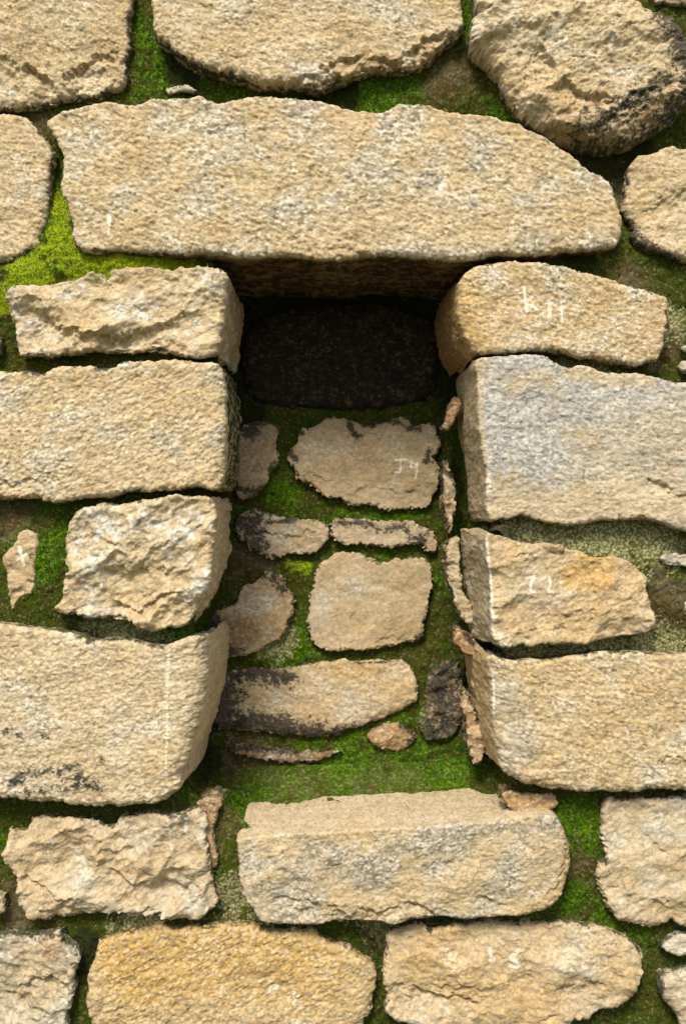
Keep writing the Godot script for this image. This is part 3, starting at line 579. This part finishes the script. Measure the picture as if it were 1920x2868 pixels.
	for j in ny:
		for i in nx:
			var id := j * nx + i
			var p := Vector2(x0 + i * res, y0 + j * res)
			# rough outline: the plan is warped before the distance is taken
			var w1 := n_big.get_noise_3d(p.x / 55.0, p.y / 55.0, sd) * 9.0 * warp
			var w2 := n_big.get_noise_3d(p.x / 55.0 + 91.0, p.y / 55.0, sd) * 9.0 * warp
			var w3 := n_mid.get_noise_3d(p.x / 16.0, p.y / 16.0, sd) * jag
			var pw := p + Vector2(w1 + w3, w2 - w3)
			var bi := clampi(int((pw.x - x0) / cs), 0, bx - 1)
			var bj := clampi(int((pw.y - y0) / cs), 0, by - 1)
			var lst: PackedInt32Array = near[bj * bx + bi]
			var best := 1e12
			var q := pw
			for k in lst:
				var qq := Geometry2D.get_closest_point_to_segment(pw, poly[k], poly[(k + 1) % np])
				var d2 := pw.distance_squared_to(qq)
				if d2 < best:
					best = d2
					q = qq
			var d := sqrt(best)
			var sg: float = sure[bj * bx + bi]
			if sg == 0.0:
				sg = 1.0 if Geometry2D.is_point_in_polygon(pw, poly) else -1.0
			d *= sg
			var nrm := (q - pw) * sg
			nrm = nrm.normalized() if nrm.length_squared() > 1e-6 else Vector2(0, 1)
			# widths and depths that depend on which way the edge faces
			var wd := maxf(nrm.y, 0.0)
			var wu := maxf(-nrm.y, 0.0)
			var wr := maxf(nrm.x, 0.0)
			var wl := maxf(-nrm.x, 0.0)
			var ws := wd + wu + wr + wl
			var r := (wd * rb + wu * rt + wr * rr + wl * rl) / ws
			var rz := (wd * rzb + wu * rzt + wr * rzr + wl * rzl) / ws
			var wn := smoothstep(0.35, 0.75, nrm.dot(niche)) if niche != Vector2.ZERO else 0.0
			var band := lerpf(wsmall, wbig, wn)
			if -d > band + res * 1.6:
				keep[id] = 0
				continue
			keep[id] = 1
			var xy := p
			var z := 0.0
			var N := Vector3(0, 0, 1)
			var arc := 0.0
			if d >= r:
				pass
			elif d >= 0.0:
				var t := 1.0 - d / r
				var c := sqrt(maxf(0.0, 1.0 - t * t))
				z = -rz * (1.0 - c)
				N = Vector3(nrm.x * t, nrm.y * t, maxf(c, 0.15)).normalized()
			else:
				var t := minf(-d / band, 1.0)
				arc = lerpf(depth, deep, wn) * lerpf(pow(t, 1.6), pow(t, 1.15), wn)
				xy = p + nrm * d
				xy += nrm * arc * slant * wn
				z = -rz - arc
				N = Vector3(nrm.x, nrm.y, 0.0)
			# relief
			var sx := xy.x + nrm.x * arc * 0.6
			var sy := xy.y + nrm.y * arc * 0.6
			var gx := sx * ca - sy * sa
			var gy := sx * sa + sy * ca
			var sz := sd + arc * 0.012
			var h := n_big.get_noise_3d(sx / 230.0, sy / 190.0, sz) * big
			h += n_mid.get_noise_3d(gx / 62.0, gy / 40.0, sz) * mid
			var soft := n_mid.get_noise_3d(sx / 90.0, sy / 90.0, sz + 20.0)
			h -= n_dome.get_noise_3d(gx / (11.0 * gsize), gy / (8.0 * gsize), sz) * grain * (1.05 + soft * 1.5)
			h -= n_dome.get_noise_3d(sx / 7.0, sy / 6.0, sz + 5.0) * grain * 0.75
			h += n_fine.get_noise_3d(gx / 30.0, gy / 17.0, sz) * grain * 1.0
			if frac > 0.0:
				var wx := n_mid.get_noise_3d(sx / 70.0, sy / 70.0, sz + 40.0)
				var wy := n_mid.get_noise_3d(sx / 70.0, sy / 70.0, sz + 50.0)
				var isd := int(sd)
				h += dishes(gx / (fsize * 1.3) + wx * 0.22, gy / fsize + wy * 0.22, isd) * frac * 4.6
				h += dishes(gx / (fsize * 0.5) + wx * 0.35, gy / (fsize * 0.38) + wy * 0.35, isd + 9) * frac * (1.1 + soft * 1.4)
				h += dishes(gx / 26.0 + wx, gy / 15.0 + wy, isd + 17) * frac * (0.34 + soft * 0.5)
			if d < 0.0:
				h *= lerpf(0.8, smoothside, wn)
			if ledges.size() > 0 and d > -2.0:
				var j1 := n_mid.get_noise_3d(p.x / 38.0, p.y / 38.0, sd + 140.0)
				var j2 := n_mid.get_noise_3d(p.x / 38.0, p.y / 38.0, sd + 150.0)
				var pl := p + Vector2(w2, w1) * 0.9 + Vector2(j1, j2) * 17.0
				var worn := clampf(0.75 + n_big.get_noise_3d(p.x / 60.0, p.y / 60.0, sd + 160.0) * 1.4, 0.1, 1.3)
				for e in ledges.size():
					if in_box(p, lb[e], ledges[e][3] * 1.25 + 14.0):
						h -= ledge_drop(pl, ledges[e][1], ledges[e][2], ledges[e][3] * 1.25) * worn
			var side_h := clampf(h * 0.45, -5.0, 5.0)
			var off := Vector3(N.x * side_h, N.y * side_h, h if d > -2.0 else h * (1.0 - wn))
			var X := (xy.x + off.x - 960.0) * U * f0
			var Y := EYE + (1434.0 - xy.y - off.y) * U * f0
			pos[id] = Vector3(X, Y, z0 + (z + off.z) * U)
			# colour: mineral grain, iron stains, black lichen crust, scratches, and shade painted on some undersides
			var c1 := n_big.get_noise_3d(sx / 210.0, sy / 170.0, sz + 60.0)
			var c2 := n_mid.get_noise_3d(gx / 34.0, gy / 26.0, sz + 70.0)
			var c3 := n_fine.get_noise_3d(gx / (11.0 * gsize), gy / (8.0 * gsize), sz + 80.0)
			var c4 := n_plain.get_noise_3d(sx / (6.0 * gsize), sy / (5.0 * gsize), sz + 90.0)
			var cr := n_cryst.get_noise_3d(gx / (7.8 * gsize), gy / (6.2 * gsize), sz)
			var crk := cryst * (lerpf(1.0, sidecryst if blotch == null else 0.08, wn) if d < -2.0 else 1.0)
			var gm := clampf((c1 * 1.7 + c2 * 0.6 + grey - 0.60) * 1.2 + c3 * 0.45 + cr * 0.35, 0.0, 1.0)
			if wn > 0.5 and d < 0.0:
				gm *= 0.25
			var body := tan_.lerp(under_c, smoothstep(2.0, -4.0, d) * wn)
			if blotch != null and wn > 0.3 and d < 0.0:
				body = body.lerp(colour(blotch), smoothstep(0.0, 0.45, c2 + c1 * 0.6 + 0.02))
			for e in tints.size():
				var rad: float = tints[e][2]
				if in_box(p, tb[e], rad * 1.4):
					var dd := seg_dist(p, tints[e][1]) / rad
					if dd < 1.4:
						var k := clampf((1.05 - dd + c2 * 0.5 + c1 * 0.3) * 1.6, 0.0, 1.0) * float(tints[e][4])
						var tc: Array = tints[e][3]
						body = body.lerp(Color(tc[0], tc[1], tc[2]), k)
						gm *= 1.0 - k
			var c := body.lerp(grey_c, gm)
			c = c.lerp(orange, clampf((c1 * -0.9 + c2 * 0.7 - 0.18) * 1.4, 0.0, 0.42) * iron * (1.0 - gm))
			c = c.lerp(pale, smoothstep(0.25, 0.75, cr + c3 * 0.5 + white * 0.4) * 0.62 * minf(1.0 / speck + 0.25, 1.0) * (0.55 + 0.45 * gm) * crk)
			c = c.lerp(fleck, smoothstep(-0.34, -0.85, cr + c4 * 0.35 - 0.16 * gm * speck) * 0.85 * minf(speck, 1.15) * (0.52 + 0.48 * gm) * crk)
			c = c.lerp(pale, smoothstep(0.25, 0.8, c1 * 0.9 - c2 * 0.7 + c3 * 0.35 - 0.1) * 0.42 * (crk / speck if not dark_stone else 0.0))
			var tone := 1.0 + c2 * 0.22 + c4 * 0.14 + c3 * 0.14 + c1 * 0.16
			c = Color(c.r * tone, c.g * tone, c.b * tone)
			if white > 0.2:
				c = c.lerp(Color(0.66, 0.64, 0.60), clampf((c1 * 0.6 + c2 * 0.9 + white - 0.62) * 2.2, 0.0, 0.8))
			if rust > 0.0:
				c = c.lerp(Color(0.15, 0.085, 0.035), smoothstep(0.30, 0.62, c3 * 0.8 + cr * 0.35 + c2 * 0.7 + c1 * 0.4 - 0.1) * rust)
			for e in crusts.size():
				var rad: float = crusts[e][2]
				if in_box(p, cb[e], rad * 1.6):
					var dd := seg_dist(p, crusts[e][1]) / rad
					if dd < 1.6:
						var k := (0.85 - dd) * 0.9 + c2 * 0.75 + c3 * 0.55 + c4 * 0.2 + (float(crusts[e][3]) - 0.85) * 1.3
						var crumb := black.lerp(Color(0.10, 0.10, 0.085), clampf(c4 * 1.6 - 0.2, 0.0, 0.8))
						c = c.lerp(crumb, smoothstep(0.06, 0.46, k) * 0.92)
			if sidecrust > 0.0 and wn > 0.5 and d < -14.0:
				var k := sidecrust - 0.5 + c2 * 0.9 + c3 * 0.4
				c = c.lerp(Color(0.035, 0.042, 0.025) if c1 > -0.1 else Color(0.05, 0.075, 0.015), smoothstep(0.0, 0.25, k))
			# old joints: a ragged dark rim of algae where the stone goes into the moss
			if d < 5.0 and wn < 0.5:
				var k := c2 * 0.9 + c3 * 0.5 + c1 * 0.5 + (0.32 if d < -6.0 else -0.12)
				c = c.lerp(Color(0.045, 0.05, 0.022), smoothstep(0.05, 0.3, k) * 0.9)
			for e in marks.size():
				var wdt: float = marks[e][2]
				if in_box(p, mb[e], wdt):
					var dd := seg_dist(p + Vector2(w3, -w3) * 0.5, marks[e][1]) / (wdt * 0.56)
					if dd < 1.3:
						var k := clampf((1.3 - dd) * 2.0, 0.0, 1.0) * clampf(float(marks[e][3]) * 1.25 + c3 * 0.9 + c4 * 0.4 - 0.2, 0.0, 1.0)
						c = c.lerp(Color(0.74, 0.69, 0.60), k * 0.85)
			col[id] = Color(clampf(c.r, 0.01, 0.85), clampf(c.g, 0.01, 0.85), clampf(c.b, 0.008, 0.85))
	built[idx] = grid_arrays(nx, ny, pos, col, keep)

func colour(a) -> Color:
	return Color(a[0], a[1], a[2])

# compact a kept grid into mesh arrays with its own origin; returns [arrays, origin]
func grid_arrays(nx: int, ny: int, pos: PackedVector3Array, col: PackedColorArray, keep: PackedByteArray) -> Array:
	var remap := PackedInt32Array()
	remap.resize(nx * ny)
	remap.fill(-1)
	var idxs := PackedInt32Array()
	var vs := PackedVector3Array()
	var cs := PackedColorArray()
	var src := PackedInt32Array()
	for j in ny - 1:
		for i in nx - 1:
			var a := j * nx + i
			if keep[a] == 0 or keep[a + 1] == 0 or keep[a + nx] == 0 or keep[a + nx + 1] == 0:
				continue
			for k in [a, a + 1, a + nx, a + nx + 1]:
				if remap[k] < 0:
					remap[k] = vs.size()
					vs.append(pos[k])
					cs.append(col[k])
					src.append(k)
			var A := remap[a]
			var B := remap[a + 1]
			var C := remap[a + nx]
			var D := remap[a + nx + 1]
			if pos[a].distance_squared_to(pos[a + nx + 1]) < pos[a + 1].distance_squared_to(pos[a + nx]):
				idxs.append_array([A, B, D, A, D, C])
			else:
				idxs.append_array([A, B, C, B, D, C])
	var ns := PackedVector3Array()
	ns.resize(vs.size())
	for k in range(0, idxs.size(), 3):
		var a := idxs[k]
		var b := idxs[k + 1]
		var c := idxs[k + 2]
		var n := (vs[c] - vs[a]).cross(vs[b] - vs[a])
		ns[a] += n
		ns[b] += n
		ns[c] += n
	var lo := Vector3(1e9, 1e9, 1e9)
	var hi := -lo
	for k in vs.size():
		ns[k] = ns[k].normalized()
		lo = lo.min(vs[k])
		hi = hi.max(vs[k])
	var o := Vector3((lo.x + hi.x) / 2, lo.y, (lo.z + hi.z) / 2)
	for k in vs.size():
		vs[k] -= o
	var arr := []
	arr.resize(Mesh.ARRAY_MAX)
	arr[Mesh.ARRAY_VERTEX] = vs
	arr[Mesh.ARRAY_NORMAL] = ns
	arr[Mesh.ARRAY_COLOR] = cs
	arr[Mesh.ARRAY_INDEX] = idxs
	return [arr, o]

func add_part(called: String, b: Array, mat: Material) -> MeshInstance3D:
	var me := ArrayMesh.new()
	me.add_surface_from_arrays(Mesh.PRIMITIVE_TRIANGLES, b[0])
	me.surface_set_material(0, mat)
	var o := MeshInstance3D.new()
	o.name = called
	o.mesh = me
	o.position = b[1]
	wall.add_child(o, true)
	return o

func place_stone(i: int) -> void:
	var P: Dictionary = stones[i]
	var o := add_part(P.name, built[i], stone_mat)
	if P.has("label"):
		o.set_meta("label", P.label)

# ---------------------------------------------------------------- mossy earth in the joints
# patches seen on the wall (overview sheet): what grows where. y yellow moss, g green moss, b bare earth, l grey lichen, d near-black bed
const GROWTH := [["y", 132, 470, 34], ["y", 140, 560, 42], ["y", 60, 636, 52], ["y", 10, 690, 34], ["y", 250, 603, 60], ["g", 110, 520, 70], ["g", 100, 600, 60], ["y", 350, 602, 60], ["y", 200, 612, 50], ["g", 125, 400, 50], ["y", 400, 604, 40], ["y", 690, 1300, 18],
	["g", 320, 60, 60], ["g", 380, 190, 70], ["g", 600, 210, 120], ["g", 860, 210, 120], ["g", 1080, 60, 60], ["g", 1180, 250, 60], ["g", 450, 605, 40], ["g", 560, 1840, 70], ["g", 620, 1800, 90], ["g", 760, 1790, 150], ["g", 930, 1780, 150], ["g", 1060, 1740, 60], ["g", 1060, 1200, 50], ["g", 1030, 1330, 50], ["g", 330, 1440, 120], ["g", 250, 1140, 140], ["g", 80, 1280, 90], ["g", 1340, 1900, 70], ["g", 1330, 590, 60], ["g", 640, 1130, 60], ["g", 880, 1180, 110], ["g", 1300, 2060, 60], ["g", 1430, 2110, 80], ["g", 20, 1960, 40], ["g", 660, 1470, 90],
	["b", 1040, 150, 70], ["b", 1010, 200, 50], ["b", 1400, 390, 60], ["b", 1520, 780, 50], ["b", 1520, 1400, 80], ["b", 20, 1180, 60], ["b", 570, 1280, 60], ["b", 560, 1740, 60], ["b", 700, 1825, 80], ["b", 900, 1825, 90], ["b", 1440, 640, 60], ["b", 90, 270, 40], ["b", 520, 1880, 40], ["b", 1340, 1990, 40], ["b", 780, 1080, 40], ["b", 30, 2080, 60], ["b", 840, 1822, 50], ["b", 620, 1765, 40],
	["l", 1180, 1215, 60], ["l", 1260, 1235, 70], ["l", 1380, 1235, 80], ["l", 1500, 1230, 70], ["l", 1200, 1465, 60], ["l", 1350, 1490, 90], ["l", 1500, 1490, 60], ["l", 530, 2060, 50], ["l", 600, 2080, 40], ["l", 310, 2120, 50], ["l", 1150, 800, 50], ["l", 1350, 835, 70], ["l", 1545, 740, 40], ["l", 640, 1470, 40], ["l", 280, 1470, 90], ["l", 860, 2110, 50],
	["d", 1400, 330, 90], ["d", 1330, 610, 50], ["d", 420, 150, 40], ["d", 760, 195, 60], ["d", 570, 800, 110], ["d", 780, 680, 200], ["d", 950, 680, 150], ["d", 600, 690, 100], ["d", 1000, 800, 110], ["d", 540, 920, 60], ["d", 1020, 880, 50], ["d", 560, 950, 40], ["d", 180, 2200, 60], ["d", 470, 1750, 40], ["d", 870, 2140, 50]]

# colour and moss weight of the bed at a place: returns [Color, moss 0..1]
func growth(u: float, v: float, s: float) -> Array:
	var w := {"y": 0.0, "g": 0.0, "b": 0.0, "l": 0.0, "d": 0.0}
	var n1 := n_big.get_noise_3d(u / 90.0, v / 90.0, 300.0 + s)
	var n2 := n_mid.get_noise_3d(u / 26.0, v / 26.0, 310.0 + s)
	var n3 := n_fine.get_noise_3d(u / 9.0, v / 9.0, 320.0 + s)
	var n4 := n_plain.get_noise_3d(u / 4.5, v / 4.5, 330.0 + s)
	var fu := u * 0.81667 + n1 * 26.0 + n2 * 16.0
	var fv := v * 0.81667 + n_big.get_noise_3d(u / 90.0, v / 90.0, 340.0 + s) * 26.0 - n2 * 12.0
	for g in GROWTH:
		var du: float = fu - g[1]
		var dv: float = fv - g[2]
		var r: float = g[3]
		var e := (du * du + dv * dv) / (r * r)
		if e < 2.2:
			w[g[0]] = maxf(w[g[0]], 1.0 - e * 0.45)
	var c := Color(0.046, 0.047, 0.011)
	var moss := clampf(0.35 + n1 * 0.7 + n2 * 0.5, 0.0, 1.0)
	c = c.lerp(Color(0.036, 0.070, 0.006), moss * 0.85)
	var k := smoothstep(0.25, 0.6, w.b * 0.75 + n1 * 0.5 + n2 * 0.35 - 0.05)
	c = c.lerp(Color(0.068, 0.048, 0.020).lerp(Color(0.10, 0.085, 0.052), clampf(n1 + 0.3, 0.0, 1.0)), k * 0.9)
	moss *= 1.0 - k * 0.8
	var bare := k
	k = (1.0 - bare * 0.35) * smoothstep(0.3, 0.75, w.g * 0.7 + n1 * 0.35 + n2 * 0.45)
	c = c.lerp(Color(0.042, 0.112, 0.005).lerp(Color(0.10, 0.165, 0.007), clampf(n3 + n1 * 0.6, 0.0, 1.0)), k * clampf(0.8 + n3, 0.3, 1.0))
	moss = maxf(moss, k)
	k = smoothstep(0.3, 0.55, w.y * 0.95 + n2 * 0.4 + n1 * 0.3 + n3 * 0.15)
	c = c.lerp(Color(0.20, 0.27, 0.010).lerp(Color(0.08, 0.13, 0.01), clampf(n3 * 0.9 + n1 * 0.5, 0.0, 0.8)), k)
	moss = maxf(moss, k)
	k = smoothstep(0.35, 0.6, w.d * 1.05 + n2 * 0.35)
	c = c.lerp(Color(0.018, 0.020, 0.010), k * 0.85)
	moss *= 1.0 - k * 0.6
	c = c.lerp(Color(0.155, 0.145, 0.058), smoothstep(0.2, 0.7, w.l * 0.8 + n2 * 0.5) * 0.8)
	var tone := 1.0 + n3 * 0.45 + n4 * 0.35
	c = Color(c.r * tone, c.g * tone, c.b * tone)
	# pale lichen and grit, crumb by crumb
	k = smoothstep(0.28, 0.42, n4 * 0.7 + n3 * 0.35 + w.l * 0.34 - 0.10 - w.d * 0.3)
	c = c.lerp(Color(0.36, 0.36, 0.21) if w.l > 0.2 else Color(0.30, 0.25, 0.17), k * (0.85 if w.l > 0.2 else 0.35))
	moss *= 1.0 - w.l * 0.7
	return [Color(maxf(c.r, 0.006), maxf(c.g, 0.006), maxf(c.b, 0.004)), moss]

func bed_relief(u: float, v: float, s: float) -> float:
	return n_big.get_noise_3d(u / 120.0, v / 120.0, 200.0 + s) * 10.0 + n_mid.get_noise_3d(u / 30.0, v / 30.0, 210.0 + s) * 5.0 + n_fine.get_noise_3d(u / 11.0, v / 11.0, 220.0 + s) * 3.2 + n_plain.get_noise_3d(u / 5.0, v / 5.0, 230.0 + s) * 1.4

# rim of the niche opening (overview sheet), clockwise from the top left; third number: depth behind the face
const RIM := [[478, 585, -0.06], [490, 700, -0.06], [490, 830, -0.05], [483, 1000, -0.05], [468, 1140, -0.05], [448, 1300, -0.05], [433, 1440, -0.05], [426, 1560, -0.06], [423, 1700, -0.06], [408, 1790, -0.06], [448, 1838, -0.055], [530, 1868, -0.09], [580, 1870, -0.14], [720, 1854, -0.14], [860, 1849, -0.14], [1000, 1846, -0.14], [1120, 1838, -0.14], [1189, 1850, -0.07], [1179, 1760, -0.06], [1159, 1620, -0.05], [1159, 1480, -0.05], [1164, 1340, -0.05], [1154, 1200, -0.05], [1109, 1040, -0.05], [1109, 900, -0.05], [1099, 800, -0.06], [1089, 700, -0.06], [1104, 585, -0.06]]
const BACK := [[545, 640], [548, 720], [550, 830], [548, 960], [540, 1110], [512, 1280], [495, 1400], [480, 1520], [468, 1620], [462, 1690], [470, 1730], [500, 1738], [560, 1742], [640, 1740], [760, 1736], [860, 1732], [950, 1728], [1030, 1722], [1080, 1716], [1078, 1640], [1066, 1560], [1054, 1440], [1044, 1320], [1032, 1190], [1022, 1060], [1015, 920], [1015, 780], [1012, 640]]
const BACK_Z := -0.345

func front_bed() -> void:
	var hole := PackedVector2Array()
	for q in RIM:
		hole.append(Vector2(q[0], q[1] + (50.0 if q[2] < -0.10 else 0.0)) / 0.81667)
	var hole_in: PackedVector2Array = Geometry2D.offset_polygon(hole, -9.0)[0]
	var covers: Array = []
	var boxes: Array = []
	for P in stones:
		if P.get("z", 0.0) < -0.1: continue
		for g in Geometry2D.offset_polygon(P.poly, -34.0):
			covers.append(g)
			boxes.append(box_of(g))
	for pass_ in 2:
		var res := 4.0 if pass_ == 0 else 14.0
		var x0 := -130.0 if pass_ == 0 else -990.0
		var x1 := 2050.0 if pass_ == 0 else 2910.0
		var y0 := -130.0 if pass_ == 0 else -750.0
		var y1 := 3000.0 if pass_ == 0 else 3470.0
		var nx := int((x1 - x0) / res) + 1
		var ny := int((y1 - y0) / res) + 1
		var pos := PackedVector3Array()
		pos.resize(nx * ny)
		var col := PackedColorArray()
		col.resize(nx * ny)
		var keep := PackedByteArray()
		keep.resize(nx * ny)
		for j in ny:
			var v := y0 + j * res
			for i in nx:
				var u := x0 + i * res
				var id := j * nx + i
				var p := Vector2(u, v)
				if pass_ == 1 and u > -110.0 and u < 2030.0 and v > -110.0 and v < 2980.0:
					continue
				if in_box(p, Rect2(480, 650, 980, 1700), 0.0) and Geometry2D.is_point_in_polygon(p, hole_in):
					continue
				var hid := false
				for k in covers.size():
					if boxes[k].has_point(p) and Geometry2D.is_point_in_polygon(p, covers[k]):
						hid = true
						break
				if hid: continue
				keep[id] = 1
				var z := -0.033 + bed_relief(u, v, 0.0) * U - (0.004 if pass_ == 1 else 0.0)
				z += bed_lift(u, v)
				var y := EYE + (1434.0 - v) * U
				pos[id] = Vector3((u - 960.0) * U, y, z)
				var g := growth(u, v, 0.0)
				col[id] = g[0]
				if pass_ == 0 and g[1] > 0.25:
					moss_spots.append([pos[id], Vector3(0, 0.35, 1).normalized(), g[0], g[1]])
		add_part("earth_mortar", grid_arrays(nx, ny, pos, col, keep), bed_mat)

# where the joint is filled higher than elsewhere (overview sheet)
func bed_lift(u: float, v: float) -> float:
	var fu := u * 0.81667
	var fv := v * 0.81667
	var s := 0.0
	for b in [[140, 560, 110, 0.022], [40, 640, 90, 0.024], [300, 600, 130, 0.032], [1050, 190, 140, 0.022], [330, 180, 120, 0.012], [60, 1260, 150, 0.018], [1350, 1230, 220, 0.03], [1520, 1400, 110, 0.014], [1430, 640, 130, 0.018], [1340, 1950, 120, 0.012], [520, 2000, 70, 0.012], [1380, 390, 60, -0.01], [880, 200, 90, 0.008]]:
		var e: float = (pow(fu - b[0], 2) + pow(fv - b[1], 2)) / (b[2] * b[2])
		if e < 3.0:
			s += b[3] * exp(-e)
	return s

var moss_spots: Array = []

func niche_lining() -> void:
	# the reveals and the floor: from the rim of the opening back to the foot of the back wall
	var n := RIM.size()
	var rows := 64
	var per := 22
	var nx := (n - 1) * per + 1
	var ny := rows + 1
	var pos := PackedVector3Array()
	pos.resize(nx * ny)
	var col := PackedColorArray()
	col.resize(nx * ny)
	var keep := PackedByteArray()
	keep.resize(nx * ny)
	keep.fill(1)
	for i in nx:
		var s := minf(float(i) / per, n - 1.001)
		var k := int(s)
		var f := s - k
		var k2 := mini(k + 1, n - 1)
		var ru := lerpf(RIM[k][0], RIM[k2][0], f) / 0.81667
		var rv := lerpf(RIM[k][1], RIM[k2][1], f) / 0.81667
		var rz := lerpf(RIM[k][2], RIM[k2][2], f)
		var bu := lerpf(BACK[k][0], BACK[k2][0], f) / 0.81667
		var bv := lerpf(BACK[k][1], BACK[k2][1], f) / 0.81667
		var floor_ := smoothstep(9.0, 11.0, s) * smoothstep(18.5, 16.5, s)
		var A := Vector3((ru - 960.0) * U, EYE + (1434.0 - rv) * U, rz)
		if floor_ > 0.3: A = at(ru, rv, rz)
		var B := at(bu, bv, BACK_Z - 0.02)
		var out := (A - B)
		var nrm := Vector3(lerpf(1.0 if s < 14.0 else -1.0, 0.0, floor_), floor_, 0.15).normalized()
		for j in ny:
			var t := float(j) / rows
			var p := A.lerp(B, t)
			# the floor swings up into the back wall, the reveals are slightly hollow
			p -= nrm * (0.014 - 0.006 * floor_) * sin(PI * pow(t, 0.8))
			var nu := bu + (p.z) * 900.0 + i * 0.4
			var nv := bv + p.z * 700.0
			p += nrm * lerpf(bed_relief(nu, nv, 500.0), n_big.get_noise_3d(p.x / 0.09, p.z / 0.09, 77.0) * 13.0 + n_mid.get_noise_3d(p.x / 0.02, p.z / 0.02, 79.0) * 2.6, floor_) * U * smoothstep(0.0, 0.08, t)
			pos[j * nx + i] = p
			var fr := (DIST - p.z) / DIST
			var su := p.x / (U * fr) + 960.0
			var sv := 1434.0 - (p.y - EYE) / (U * fr)
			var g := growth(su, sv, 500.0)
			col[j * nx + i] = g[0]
			if g[1] > 0.25 and (i + j) % 2 == 0:
				moss_spots.append([p, nrm, g[0], g[1]])
	add_part("earth_mortar", grid_arrays(nx, ny, pos, col, keep), bed_mat)
	# back wall
	var res := 4.0
	var x0 := 530.0
	var x1 := 1370.0
	var y0 := 720.0
	var y1 := 2190.0
	nx = int((x1 - x0) / res) + 1
	ny = int((y1 - y0) / res) + 1
	pos = PackedVector3Array()
	pos.resize(nx * ny)
	col = PackedColorArray()
	col.resize(nx * ny)
	keep = PackedByteArray()
	keep.resize(nx * ny)
	keep.fill(1)
	for j in ny:
		for i in nx:
			var u := x0 + i * res
			var v := y0 + j * res
			var id := j * nx + i
			var z := BACK_Z + bed_relief(u, v, 900.0) * U
			pos[id] = at(u, v, z)
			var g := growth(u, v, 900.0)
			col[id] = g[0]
			if g[1] > 0.3 and v < 2140.0:
				moss_spots.append([pos[id], Vector3(0, 0.3, 1).normalized(), g[0], g[1]])
	add_part("earth_mortar", grid_arrays(nx, ny, pos, col, keep), bed_mat)

func plant_moss() -> void:
	var rng := RandomNumberGenerator.new()
	rng.seed = 77
	# one sprig: six short pointed leaves
	var st := SurfaceTool.new()
	st.begin(Mesh.PRIMITIVE_TRIANGLES)
	for k in 6:
		var a := TAU * k / 6.0 + 0.3 * (k % 2)
		var d := Vector3(cos(a), 0, sin(a))
		var side := Vector3(-d.z, 0, d.x) * 0.16
		var tip := d * (0.75 if k % 2 == 0 else 0.45) + Vector3(0, 0.75 if k % 2 == 0 else 1.0, 0)
		for q in [d * 0.05 - side, tip, d * 0.05 + side]:
			st.set_color(Color.WHITE)
			st.set_normal((Vector3(0, 1, 0) + d * 0.4).normalized())
			st.add_vertex(q)
	var sprig := st.commit()
	sprig.surface_set_material(0, moss_mat)
	var chosen: Array = []
	for s in moss_spots:
		if rng.randf() < float(s[3]) * 0.62:
			chosen.append(s)
	var mm := MultiMesh.new()
	mm.transform_format = MultiMesh.TRANSFORM_3D
	mm.use_colors = true
	mm.mesh = sprig
	mm.instance_count = chosen.size()
	for i in chosen.size():
		var s = chosen[i]
		var up: Vector3 = (s[1] + Vector3(rng.randf_range(-0.4, 0.4), rng.randf_range(-0.3, 0.4), rng.randf_range(-0.2, 0.2))).normalized()
		var b := Basis(Quaternion(Vector3.UP, up)) * Basis(Vector3.UP, rng.randf() * TAU)
		var k := rng.randf_range(0.0016, 0.0036) * (0.7 + 0.5 * float(s[3]))
		var j := Vector3(rng.randf_range(-1, 1), rng.randf_range(-1, 1), 0) * 0.0030
		mm.set_instance_transform(i, Transform3D(b.scaled(Vector3(k, k, k)), s[0] + j))
		var c: Color = s[2]
		var t := rng.randf_range(0.75, 1.45)
		mm.set_instance_color(i, Color(c.r * t * rng.randf_range(0.9, 1.25), c.g * t, c.b * t))
	var o := MultiMeshInstance3D.new()
	o.name = "moss"
	o.multimesh = mm
	o.set_meta("kind", "stuff")
	o.set_meta("label", "short green and yellow moss growing in the joints")
	wall.add_child(o)

func cobwebs() -> void:
	var web := Node3D.new()
	web.name = "cobweb"
	web.set_meta("label", "fine spider threads strung across the dark top of the niche")
	web.set_meta("category", "cobweb")
	web.position = at(970, 1000, -0.15)
	add_child(web)
	var m := StandardMaterial3D.new()
	m.albedo_color = Color(0.55, 0.55, 0.53)
	m.roughness = 0.5
	for l in [[Vector3(672, 820, -0.10), Vector3(850, 985, -0.18)], [Vector3(850, 985, -0.18), Vector3(990, 1090, -0.26)], [Vector3(1098, 775, -0.10), Vector3(1245, 858, -0.06)], [Vector3(680, 1105, -0.2), Vector3(755, 1140, -0.27)], [Vector3(990, 1090, -0.26), Vector3(1095, 1140, -0.3)]]:
		var a := at(l[0].x, l[0].y, l[0].z) - web.position
		var b := at(l[1].x, l[1].y, l[1].z) - web.position
		var st := SurfaceTool.new()
		st.begin(Mesh.PRIMITIVE_TRIANGLES)
		var seg := 10
		for i in seg:
			var p := a.lerp(b, float(i) / seg) - Vector3(0, 0.006 * sin(PI * i / seg), 0)
			var q := a.lerp(b, float(i + 1) / seg) - Vector3(0, 0.006 * sin(PI * (i + 1) / seg), 0)
			var d := (q - p).normalized()
			var s := d.cross(Vector3(0, 0, 1)).normalized() * 0.00006
			var t := d.cross(s).normalized() * 0.00006
			var ring := [s, t, -s, -t]
			for k in 4:
				var e: Vector3 = ring[k]
				var f: Vector3 = ring[(k + 1) % 4]
				for w in [p + e, q + e, q + f, p + e, q + f, p + f]:
					st.add_vertex(w)
		st.generate_normals()
		var o := MeshInstance3D.new()
		o.name = "thread"
		o.mesh = st.commit()
		o.material_override = m
		web.add_child(o, true)
